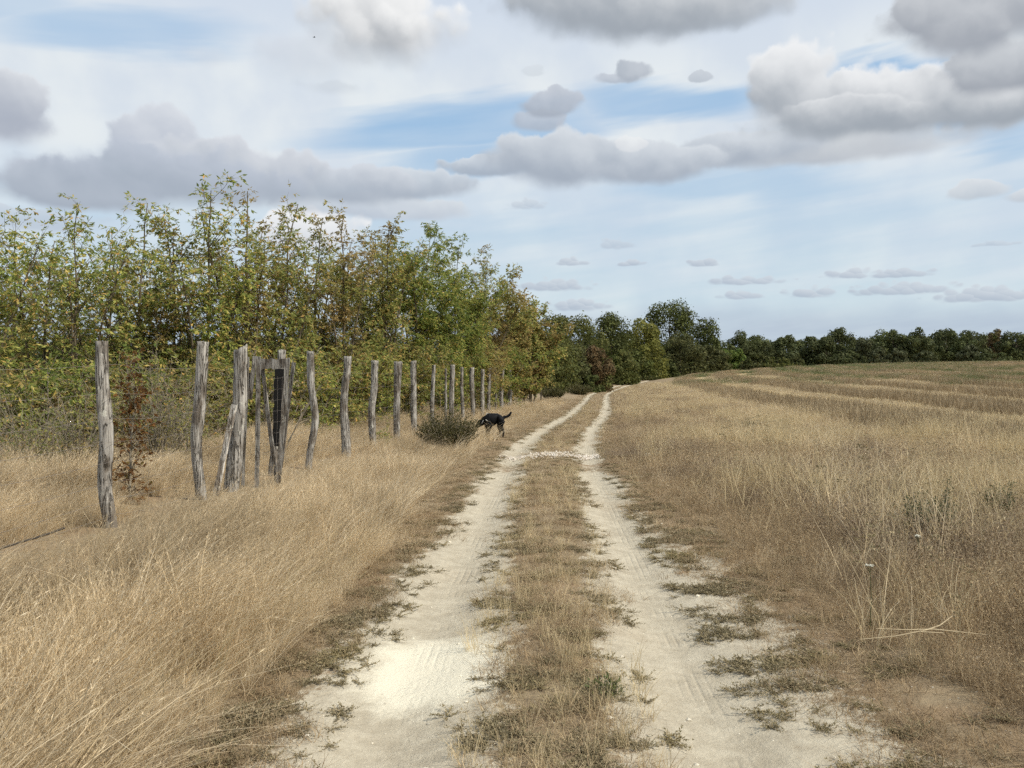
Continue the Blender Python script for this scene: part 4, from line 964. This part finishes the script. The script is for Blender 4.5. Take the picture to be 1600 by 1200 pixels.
def stones():
    ms = plain('pale_stone', (.68, .62, .50), .9, .1, .2, 12)
    for px, py, s, lab in ((1012, 716, .075, 'pale stone in the grass just right of the rubble band'), (478, 1151, .014, 'small pale stone at the left edge of the near rut')):
        d = 2006 / (py - 590) if py > 600 else 140; 
        if py < 600: d = 136
        x = (px - 800) / F * d; bm = __import__('bmesh').new(); __import__('bmesh').ops.create_icosphere(bm, subdivisions=3, radius=s)
        for v in bm.verts:
            k = .75 + .5 * float(fbm(np.array([v.co.x / s * 1.3 + 7]), np.array([v.co.y / s * 1.3 + v.co.z / s]), 5)[0]); v.co *= k; v.co.z *= .62
        me = bpy.data.meshes.new('stone'); bm.to_mesh(me); bm.free(); me.materials.append(ms); me.polygons.foreach_set('use_smooth', np.ones(len(me.polygons), bool))
        tag(link('stone', me, loc=(x, d, gz(x, d) + s * .25)), lab, 'stone')
stones()

# ------------------------------------------------------------------ dog
def dog():
    d = 21.3; s = d / F
    def L(px, py, y=0.): return ((px - 772) * s, y, CAMH + (HY - py) * s)
    x0 = (772 - 800) * s; z0 = gz(x0, d) ; root = empty('dog', (x0, d, 0))
    tag(root, 'black dog in a harness sniffing the grass with its tail raised', 'dog')
    coat, nt = nt_new('black_coat'); g = G(nt); n = g.noise(g.n('ShaderNodeTexCoord').outputs['Object'], 55, 4)
    g.out(g.bsdf(g.mix(n, (.004, .004, .0045), (.009, .009, .009)), .6, .12, n, .4, .01))
    tanm = plain('tan_fur', (.20, .13, .075), .8, .1); refl = plain('reflective_strap', (.55, .53, .47), .5, .4); strap = plain('dark_strap', (.035, .035, .04), .7, .2); wet = plain('wet_black', (.008, .008, .008), .2, .5)
    V = []; E = []; Rd = []
    def v(p, r, par=None):
        V.append(p); Rd.append(r if isinstance(r, tuple) else (r, r)); i = len(V) - 1
        if par is not None: E.append((par, i))
        return i
    pel = v(L(782.5, 655.5), (.112, .118)); loin = v(L(777, 654.2), (.108, .118), pel); mid = v(L(771, 655), (.12, .135), loin)
    rib = v(L(766, 656.5), (.125, .158), mid); chest = v(L(761.2, 657.5), (.115, .150), rib)
    nk = v(L(756.4, 657.6), (.082, .095), chest); nk2 = v(L(753, 659), (.072, .080), nk); hd = v(L(749.8, 661.3), (.078, .080), nk2)
    stop = v(L(747.4, 664), (.058, .060), hd); mz = v(L(745.2, 666.2), (.036, .040), stop); ns = v(L(743.3, 668), (.026, .028), mz)
    t = pel
    for p, r in ((L(786.2, 652.2), .042), (L(789.5, 651.6), .032), (L(793, 650.8), .030), (L(796, 648.6), .029), (L(798, 645.6), .025), (L(798.8, 642.9), .014)): t = v(p, r, t)
    for sy in (-1, 1):
        off = 0 if sy < 0 else -5.0
        t = v(L(783.5 + off * .15, 659.5, sy * .075), (.075, .095), pel)
        for p, r in ((L(782.2 + off * .6, 665, sy * .085), (.05, .066)), (L(784.8 + off, 670.2, sy * .085), .036), (L(786.8 + off, 673.6, sy * .085), .027), (L(786.3 + off, 678.5, sy * .085), .021), (L(786 + off, 682.6, sy * .085), .024), (L(783.8 + off, 683.8, sy * .085), .022)): t = v(p, r, t)
    for sy in (-1, 1):
        off = 1.4 if sy < 0 else -2.4
        t = v(L(762.5, 662.5, sy * .075), (.06, .075), chest)
        for p, r in ((L(764 + off, 667.5, sy * .08), .045), (L(763 + off, 672, sy * .08), .031), (L(763 + off, 677.5, sy * .08), .023), (L(762.8 + off, 682.6, sy * .08), .024), (L(760.6 + off, 683.8, sy * .08), .022)): t = v(p, r, t)
    for sy in (-1, 1):
        t = v(L(751.6, 658.9, sy * .05), .022, hd)
        for p, r in ((L(751.9, 660.5, sy * .088), (.012, .03)), (L(751.0, 663.4, sy * .102), (.010, .03)), (L(750.0, 665.4, sy * .10), (.008, .014))): t = v(p, r, t)
    me = bpy.data.meshes.new('body'); me.from_pydata([(a, b, c) for a, b, c in V], E, [])
    o = link('body', me, root); me.materials.append(coat)
    sk = o.modifiers.new('skin', 'SKIN'); sk.use_smooth_shade = True
    for i, r in enumerate(Rd): me.skin_vertices[0].data[i].radius = (r[0] * 1.30, r[1] * 1.27)
    me.skin_vertices[0].data[0].use_root = True
    sb = o.modifiers.new('sub', 'SUBSURF'); sb.levels = 2; sb.render_levels = 2
    def ring(name, px, py, ry, rz_, w, mat, tilt=0.):
        A = Acc(); c = np.array(L(px, py)); an = np.linspace(0, 2 * PI, 29)
        out = []
        for q in (-1, 1):
            out.append(np.stack([q * w + np.sin(tilt) * np.sin(an) * rz_ , np.cos(an) * ry, np.sin(an) * rz_ * np.cos(tilt)], 1) + c)
        for q in (-1, 1):
            out.append((out[0 if q < 0 else 1] - c) * np.array([1, 1.07, 1.07]) + c)
        v_ = np.vstack(out); n = 29; f = []
        for i in range(n - 1):
            f += [[2 * n + i, 2 * n + i + 1, 3 * n + i + 1, 3 * n + i], [i, i + 1, n + i + 1, n + i], [i, i + 1, 2 * n + i + 1, 2 * n + i], [n + i, n + i + 1, 3 * n + i + 1, 3 * n + i]]
        A.add(v_, f); return link(name, A.mesh(name, mat), root)
    ring('collar', 754.4, 658.4, .088, .094, .011, refl, .55)
    h = ring('harness', 767.0, 656.4, .134, .166, .016, strap)
    ring('harness_strap', 760.0, 657.4, .128, .158, .013, strap, .25)
    A = Acc(); A.tube(np.array([L(764.5, 647.6), L(762.8, 645.6), L(760.5, 645.8), L(759.3, 648.6)]), .011, 5, True); link('harness_handle', A.mesh('harness_handle', refl), root)
    A = Acc(); A.tube(np.array([L(759.4, 655.2, -.135), L(760.6, 656.4, -.142), L(762, 657.3, -.146)]), .009, 5, True); link('reflective_strip', A.mesh('reflective_strip', refl), root)
    bm_ = __import__('bmesh')
    def ball(name, p, r, mat, sq=(1, 1, 1)):
        bm = bm_.new(); bm_.ops.create_icosphere(bm, subdivisions=2, radius=r)
        for w in bm.verts: w.co = Vector((w.co.x * sq[0], w.co.y * sq[1], w.co.z * sq[2])) + Vector(p)
        m = bpy.data.meshes.new(name); bm.to_mesh(m); bm.free(); m.materials.append(mat); m.polygons.foreach_set('use_smooth', np.ones(len(m.polygons), bool)); link(name, m, root)
    ball('nose', L(742.6, 668.2), .022, wet, (1, 1, .8))
    for sy in (-1, 1): ball('eye', L(748.0, 661.9, sy * .058), .011, wet)
    root.location = (x0, d, 0)
    return root
dog()
def bird():
    mb = plain('bird_dark', (.03, .03, .035), .8, .1); p = at(492, 60, 90); A = Acc()
    A.tube(np.array([(-.13, 0, 0), (-.06, 0, .0), (.03, 0, .005), (.10, 0, .01), (.13, 0, .01)]), [.012, .035, .04, .025, .006], 8, True)
    me = A.mesh('bird', mb); root = empty('bird', p, .6); tag(root, 'tiny dark bird flying beside the round white cloud', 'bird'); link('body', me, root)
    for s in (-1, 1):
        v = [(.06, 0, .02), (-.03, 0, .02), (-.05, s * .14, .06), (.03, s * .13, .065), (-.06, s * .26, .03)]
        v = v + [(a, b, c - .008) for a, b, c in v]; f = [(0, 1, 2, 3), (3, 2, 4), (8, 7, 6, 5), (9, 7, 8), (0, 3, 8, 5), (3, 4, 9, 8), (4, 2, 7, 9), (2, 1, 6, 7), (1, 0, 5, 6)]
        m = bpy.data.meshes.new('wing'); m.from_pydata(v, [], f); m.materials.append(mb); link('wing', m, root)
bird()

# ------------------------------------------------------------------ sky
SUN_AZ, SUN_EL = R(112), R(46)     # azimuth clockwise from the view direction
def world():
    w = bpy.data.worlds.new("World"); scn.world = w; w.use_nodes = True; nt = w.node_tree; nt.nodes.clear(); g = G(nt)
    STR = .1
    sky = g.n('ShaderNodeTexSky', sky_type='NISHITA', sun_disc=False, sun_elevation=SUN_EL, sun_rotation=SUN_AZ, air_density=1.0, dust_density=1.5, ozone_density=1.2)
    dr = g.n('ShaderNodeTexCoord').outputs['Generated']
    sp = g.n('ShaderNodeSeparateXYZ'); g.l(dr, sp.inputs[0]); x, y, z = sp.outputs
    U = g.math('MULTIPLY', g.math('ARCTAN2', x, y), F)
    hyp = g.math('SQRT', g.math('ADD', g.math('MULTIPLY', x, x), g.math('MULTIPLY', y, y)))
    Vv = g.math('MULTIPLY', g.math('ARCTAN2', z, hyp), F)
    def comb(a, b, c=0.):
        n = g.n('ShaderNodeCombineXYZ'); g.put(n.inputs[0], a); g.put(n.inputs[1], b); g.put(n.inputs[2], c); return n.outputs[0]
    uv = comb(U, Vv)
    # scale of billows shrinks towards the horizon
    amp = g.smap(Vv, 40, 420, .18, .62)
    def c3(nsock): return g.vmath('SUBTRACT', nsock, (.5, .5, .5))
    def ncol(vec, sc, det, ro=.55):
        nd = g.n('ShaderNodeTexNoise'); g.l(vec, nd.inputs['Vector']); nd.inputs['Scale'].default_value = sc; nd.inputs['Detail'].default_value = det; nd.inputs['Roughness'].default_value = ro; return nd.outputs['Color'], nd.outputs[0]
    big, _ = ncol(uv, 1 / 80., 4, .55)
    fin, _ = ncol(uv, 1 / 30., 5, .62)
    def scl(v, s):
        nd = g.n('ShaderNodeVectorMath', operation='SCALE'); g.l(v, nd.inputs[0]); g.put(nd.inputs[3], s); return nd.outputs[0]
    warp = g.vmath('ADD', scl(c3(big), g.math('MULTIPLY', amp, 64.)), scl(c3(fin), g.math('MULTIPLY', amp, 27.)))
    q = g.vmath('ADD', uv, warp); q2 = g.vmath('ADD', uv, scl(warp, .4)); sq2 = g.n('ShaderNodeSeparateXYZ'); g.l(q2, sq2.inputs[0]); VB = sq2.outputs[1]; sq = g.n('ShaderNodeSeparateXYZ'); g.l(q, sq.inputs[0]); QU, QV = sq.outputs[0], sq.outputs[1]
    # billows: rounded cells, each lit from its upper right
    def billow(vec, sc, smooth=False):
        nd = g.n('ShaderNodeTexVoronoi', voronoi_dimensions='2D', feature='SMOOTH_F1' if smooth else 'F1'); g.l(vec, nd.inputs['Vector']); nd.inputs['Scale'].default_value = sc
        if smooth: nd.inputs['Smoothness'].default_value = .85
        rel = g.vmath('SUBTRACT', g.vmath('MULTIPLY', vec, (sc, sc, 0)), g.vmath('MULTIPLY', nd.outputs['Position'], (sc, sc, 0)))
        dn = g.n('ShaderNodeVectorMath', operation='DOT_PRODUCT'); g.l(rel, dn.inputs[0]); dn.inputs[1].default_value = (.45, .89, 0)
        return g.math('SUBTRACT', .42, nd.outputs['Distance']), dn.outputs['Value']
    bv = g.vmath('ADD', uv, scl(c3(fin), 26.))
    p1, s1 = billow(bv, 1 / 66., True); p2, s2 = billow(bv, 1 / 25., True); p3, s3 = billow(g.vmath('ADD', g.vmath('MULTIPLY', uv, (.55, 1, 0)), scl(c3(fin), 7.)), 1 / 10.)
    puffA = g.math('ADD', g.math('MULTIPLY', p1, .55), g.math('MULTIPLY', p2, .26)); shadeA = g.math('ADD', g.math('MULTIPLY', s1, .27), g.math('MULTIPLY', s2, .085))
    puffB = g.math('MULTIPLY', p3, .75); shadeB = g.math('MULTIPLY', s3, .25)
    soft = g.noise(uv, 1 / 150., 4, .5)
    # ---- high veil of cirrus with blue openings
    def band(u0, v0, u1, v1, th, edge=1.0):   # a soft long opening from one point to another
        ang = math.atan2(v1 - v0, u1 - u0); L = math.hypot(u1 - u0, v1 - v0) / 2; cu, cv = (u0 + u1) / 2, (v0 + v1) / 2; ca, sa = math.cos(ang), math.sin(ang)
        du = g.math('SUBTRACT', WU, cu); dv = g.math('SUBTRACT', WV, cv)
        a = g.math('ADD', g.math('MULTIPLY', du, ca / L), g.math('MULTIPLY', dv, sa / L)); b = g.math('ADD', g.math('MULTIPLY', du, -sa / th), g.math('MULTIPLY', dv, ca / th))
        return g.math('SUBTRACT', 1.0, g.math('SQRT', g.math('ADD', g.math('MULTIPLY', a, a), g.math('MULTIPLY', b, b))))
    st = comb(g.math('MULTIPLY', g.math('SUBTRACT', U, g.math('MULTIPLY', Vv, 1.2)), .16), g.math('ADD', Vv, g.math('MULTIPLY', U, -.09)))
    wispc, wisp = ncol(st, 1 / 48., 4, .5)
    sw = scl(c3(wispc), 95.); qq = g.vmath('ADD', uv, sw); s2 = g.n('ShaderNodeSeparateXYZ'); g.l(qq, s2.inputs[0]); WU, WV = s2.outputs[0], s2.outputs[1]
    def uvpx(px, py): return math.atan((px - 800) / F) * F, math.atan((HY - py) / math.hypot(F, px - 800)) * F
    def bd(x0, y0, x1, y1, th): return band(*uvpx(x0, y0), *uvpx(x1, y1), th)
    holes = [(420, 222, 1000, 175, 40, 1.0), (850, 168, 1240, 150, 34, .9), (1250, 120, 1560, 112, 30, 1.15), (1380, 215, 1700, 205, 34, .9), (560, 275, 900, 235, 36, .8), (-80, 45, 420, 52, 42, .75), (900, 290, 1400, 275, 30, .6), (-150, 8, 150, 12, 30, .5), (880, 265, 1300, 260, 30, .5)]
    blue = None
    for x0, y0, x1, y1, th, k in holes:
        h = g.math('MULTIPLY', g.smap(bd(x0, y0, x1, y1, th), -.15, .60), k); blue = h if blue is None else g.math('MAXIMUM', blue, h)
    low = g.smap(Vv, 330, 240, 0, 1)            # below the veil: thin stripes only
    cov = g.math('ADD', g.math('MULTIPLY', g.math('SUBTRACT', 1.0, low), .93), g.math('MULTIPLY', low, g.smap(wisp, .30, .72, .35, .72)))
    cov = g.math('MULTIPLY', cov, g.math('SUBTRACT', 1.0, g.math('MULTIPLY', blue, g.smap(wisp, .30, .75, 1.0, .72))))
    lum = lambda r, gg, b: (r / STR, gg / STR, b / STR)
    skyc = g.mix(g.smap(Vv, 0, 420), lum(.56, .73, .80), lum(.36, .56, .80))
    base = g.mix(.12, skyc, sky.outputs[0])
    veil = g.mix(g.smap(soft, .35, .65), lum(.70, .76, .83), lum(.82, .86, .875))
    veil = g.mix(g.smap(Vv, 430, 560), veil, lum(.66, .73, .83))
    col = g.mix(cov, base, veil)
    # near the horizon a dull blue bank
    bank = g.math('MULTIPLY', g.smap(g.math('ADD', Vv, g.math('MULTIPLY', g.math('SUBTRACT', soft, .5), 60)), 124, 66), g.smap(g.noise(st, 1 / 30., 4), .25, .60, .55, .95))
    col = g.mix(bank, col, lum(.47, .555, .66))
    # ---- cumulus
    ng = bpy.data.node_groups.new('cumulus_lump', 'ShaderNodeTree')
    for nm, t in (('U', 'F'), ('V', 'F'), ('VB', 'F'), ('puff', 'F'), ('shade', 'F'), ('u0', 'F'), ('v0', 'F'), ('irx', 'F'), ('iup', 'F'), ('idn', 'F'), ('op', 'F'), ('soft', 'F'), ('rk', 'F'), ('bias', 'F'), ('dark', 'C'), ('light', 'C'), ('col', 'C')):
        ng.interface.new_socket(nm, in_out='INPUT', socket_type='NodeSocketFloat' if t == 'F' else 'NodeSocketColor')
    ng.interface.new_socket('col', in_out='OUTPUT', socket_type='NodeSocketColor'); [ng.interface.new_socket(k, in_out='OUTPUT', socket_type='NodeSocketFloat') for k in ('U', 'V', 'VB')]
    h = G(ng); gi = h.n('NodeGroupInput').outputs; go = h.n('NodeGroupOutput'); I = {s.name: s for s in gi if s.name}
    du = h.math('MULTIPLY', h.math('SUBTRACT', I['U'], I['u0']), I['irx']); dv = h.math('SUBTRACT', I['V'], I['v0'])
    up = h.math('MULTIPLY', dv, I['iup']); m = h.math('MAXIMUM', up, h.math('MULTIPLY', h.math('SUBTRACT', I['v0'], I['VB']), I['idn']))
    D = h.math('SUBTRACT', 1.0, h.math('SQRT', h.math('ADD', h.math('MULTIPLY', du, du), h.math('MULTIPLY', m, m))))
    D = h.math('ADD', D, h.math('MULTIPLY', I['puff'], h.smap(up, -.5, .3, .35, 1.0)))
    sf = h.math('MULTIPLY', I['soft'], h.smap(up, -.4, .5, 1.9, .8))
    al = h.math('MULTIPLY', h.smap(D, 0.02, h.math('ADD', sf, .02)), I['op'])
    sh = h.math('ADD', h.math('ADD', h.math('MULTIPLY', up, .52), I['bias']), I['shade'])
    sh = h.math('ADD', sh, h.math('MULTIPLY', du, .10))
    sh = h.math('ADD', sh, h.math('MULTIPLY', h.smap(D, .30, .0), h.smap(up, .0, .9, 0, .28)))
    cc = h.mix(h.smap(sh, -.12, 1.0), I['dark'], I['light']); mixed = h.mix(al, I['col'], cc); h.l(mixed, go.inputs['col'])
    lumi = h.n('ShaderNodeSeparateColor'); h.l(mixed, lumi.inputs[0]); tie = h.math('MULTIPLY', lumi.outputs[0], 1e-6)
    for k in ('U', 'V', 'VB'): h.l(h.math('ADD', tie, I[k]), go.inputs[k])     # handed on, so the lumps are worked out one after another
    DK = (.36, .40, .45); LT = (.86, .875, .89); MD = (.52, .565, .63)
    def cl(px, py, rx, up_, dn, op=1., soft=.24, rk=1.0, bias=.30, small=False, dark=DK, light=LT):
        nonlocal col, QU, QV, VB
        n = g.n('ShaderNodeGroup'); n.node_tree = ng; u0, v0 = uvpx(px, py)
        for k, v_ in dict(u0=u0, v0=v0, irx=1. / rx, iup=1. / up_, idn=1. / dn, op=op, soft=soft, rk=rk, bias=bias).items(): n.inputs[k].default_value = v_
        n.inputs['dark'].default_value = (*lum(*dark), 1); n.inputs['light'].default_value = (*lum(*light), 1)
        g.l(QU, n.inputs['U']); g.l(QV, n.inputs['V']); g.l(VB, n.inputs['VB']); g.l(puffB if small else puffA, n.inputs['puff']); g.l(shadeB if small else shadeA, n.inputs['shade']); g.l(col, n.inputs['col']); col = n.outputs[0]; QU, QV, VB = n.outputs['U'], n.outputs['V'], n.outputs['VB']
    DB = (.385, .44, .52); LB = (.69, .735, .785)
    # horizon puffs
    for a in [(860, 449.8, 73.5, 16.2, 6.6), (900, 480.6, 63.0, 13.5, 7.7), (1165, 440.6, 73.5, 12.2, 5.0), (1155, 464.2, 37.800000000000004, 12.2, 4.4), (1330, 431.2, 42.0, 14.9, 4.4), (1405, 430.8, 54.6, 9.5, 3.9), (1265, 461.6, 44.1, 14.9, 5.0), (1410, 456.6, 81.9, 16.2, 5.0), (1545, 467.0, 81.9, 18.9, 5.5), (1100, 414.4, 27.3, 10.8, 3.3), (960, 385.6, 31.5, 13.5, 5.0), (895, 411.2, 31.5, 10.8, 4.4), (985, 414.0, 23.1, 8.1, 2.8), (820, 325.2, 35.7, 10.8, 4.4), (1555, 382.0, 31.5, 6.8, 2.8)]:
        cl(*a, op=.8 if a[1] > 400 else .5, soft=.4, dark=(.40, .465, .565), light=(.64, .69, .75), bias=.30, small=True)
    cl(1535, 300, 46, 14, 12, .8, dark=(.52, .57, .63), light=(.74, .77, .80)); cl(1625, 305, 46, 14, 10, .8, dark=(.48, .53, .6), light=(.74, .77, .80))
    cl(480, 362, 90, 42, 40, .95, dark=(.66, .69, .74), light=(.93, .93, .93)); cl(600, 325, 190, 24, 22, .8, dark=(.50, .55, .63), light=(.70, .74, .78)); cl(40, 340, 120, 14, 24, .6, dark=(.46, .52, .62), light=(.60, .65, .72))
    # long grey cloud right of the middle
    cl(1310, 230, 250, 28, 30, .8, dark=(.46, .49, .54), light=(.62, .65, .68), bias=.4); cl(1165, 232, 125, 32, 30, .9, dark=DB, light=LB)
    cl(1010, 258, 130, 36, 34, 1, dark=DB, light=LB); cl(765, 262, 82, 18, 18, .9, dark=DB, light=LB); cl(870, 248, 115, 46, 52, 1, dark=DB, light=LB)
    cl(985, 226, 26, 14, 10, .7, dark=(.7, .73, .77), light=(.85, .87, .88))
    cl(838, 190, 46, 20, 18, .8, dark=(.40, .45, .53), light=(.60, .64, .71)); cl(856, 168, 54, 24, 18, .9, dark=(.36, .41, .49), light=(.58, .62, .69)); cl(965, 122, 44, 12, 10, .8, dark=(.40, .45, .53), light=(.60, .64, .71)); cl(988, 112, 34, 24, 18, .9, dark=(.37, .42, .49), light=(.56, .60, .66)); cl(1092, 124, 24, 11, 7, .7, dark=(.42, .47, .54), light=(.56, .60, .66)); cl(836, 118, 26, 9, 6, .3, dark=(.5, .55, .6), light=(.66, .7, .74))
    # right hand cumulus
    cl(1560, 160, 120, 40, 40, 1, bias=.15); cl(1450, 165, 150, 44, 42, 1, bias=.32); cl(1340, 160, 150, 52, 56, 1, bias=.32); cl(1232, 150, 82, 74, 60, 1, bias=.36)
    cl(1300, 185, 150, 30, 34, .6, bias=.15)
    cl(1590, 108, 100, 44, 34, 1, bias=.2, dark=(.36, .39, .44), light=(.70, .73, .76)); cl(1530, 28, 132, 80, 52, 1, bias=.20, dark=(.36, .39, .44), light=(.80, .82, .84))
    cl(1010, -5, 250, 60, 72, 1, bias=.22, light=(.74, .76, .78)); cl(1110, 10, 150, 50, 42, .8, bias=.3, light=(.74, .76, .78))
    # round white cloud
    cl(480, 98, 105, 38, 40, .5, .6, dark=(.55, .60, .67), light=(.72, .75, .80)); cl(520, 142, 60, 14, 12, .4, .6, dark=(.5, .55, .62), light=(.6, .65, .7)); cl(325, 95, 50, 22, 14, .3, .6, dark=(.6, .64, .7), light=(.7, .74, .8))
    cl(600, 52, 128, 72, 58, 1, .42, bias=.36, dark=(.36, .39, .43), light=(1.02, 1.02, 1.01))
    # left hand clouds
    cl(5, 180, 84, 66, 46, 1, .25, bias=.15, dark=(.42, .46, .54), light=(.74, .77, .81))
    cl(650, 290, 115, 28, 26, .9, dark=DB, light=LB); cl(540, 292, 130, 34, 34, .9, dark=DB, light=(.66, .70, .76)); cl(252, 232, 74, 58, 70, 1, dark=(.46, .51, .60), light=(.70, .735, .79), bias=.26); cl(370, 268, 150, 50, 56, 1, dark=DB, light=(.70, .73, .78), bias=.26)
    cl(125, 298, 120, 44, 34, 1, dark=DB, light=(.60, .65, .73), bias=.26); cl(270, 288, 225, 56, 44, .95, dark=DB, light=(.55, .60, .69), bias=.15, soft=.4)
    bg = g.n('ShaderNodeBackground'); bg.inputs['Strength'].default_value = STR; g.l(col, bg.inputs['Color'])
    o = g.n('ShaderNodeOutputWorld'); g.l(bg.outputs[0], o.inputs['Surface'])
    w.cycles.sampling_method = 'MANUAL'; w.cycles.sample_map_resolution = 512
world()
sl = bpy.data.lights.new('sun', 'SUN'); sl.energy = 4.2; sl.angle = R(.6); sl.color = (1, .94, .84)
so = bpy.data.objects.new('sun', sl); COL.objects.link(so)
dv = Vector((math.sin(SUN_AZ) * math.cos(SUN_EL), math.cos(SUN_AZ) * math.cos(SUN_EL), math.sin(SUN_EL)))
so.rotation_euler = dv.to_track_quat('Z', 'Y').to_euler(); so.location = (20, 0, 30)

# ------------------------------------------------------------------ camera
cam = bpy.data.cameras.new('camera'); cam.sensor_width = 36; cam.lens = F / 1600 * 36; cam.clip_end = 3000; cam.clip_start = .05
co = bpy.data.objects.new('camera', cam); COL.objects.link(co); co.location = (0, 0, CAMH)
co.rotation_euler = (R(90) - math.atan(10 / F), 0, 0); scn.camera = co
scn.view_settings.view_transform = 'Standard'; scn.view_settings.look = 'None'; scn.view_settings.exposure = 0; scn.view_settings.gamma = 1
scn.render.engine = 'CYCLES'
scn.cycles.use_adaptive_sampling = True; scn.cycles.adaptive_threshold = .035; scn.cycles.max_bounces = 4; scn.cycles.diffuse_bounces = 2; scn.cycles.transmission_bounces = 2; scn.cycles.use_denoising = False
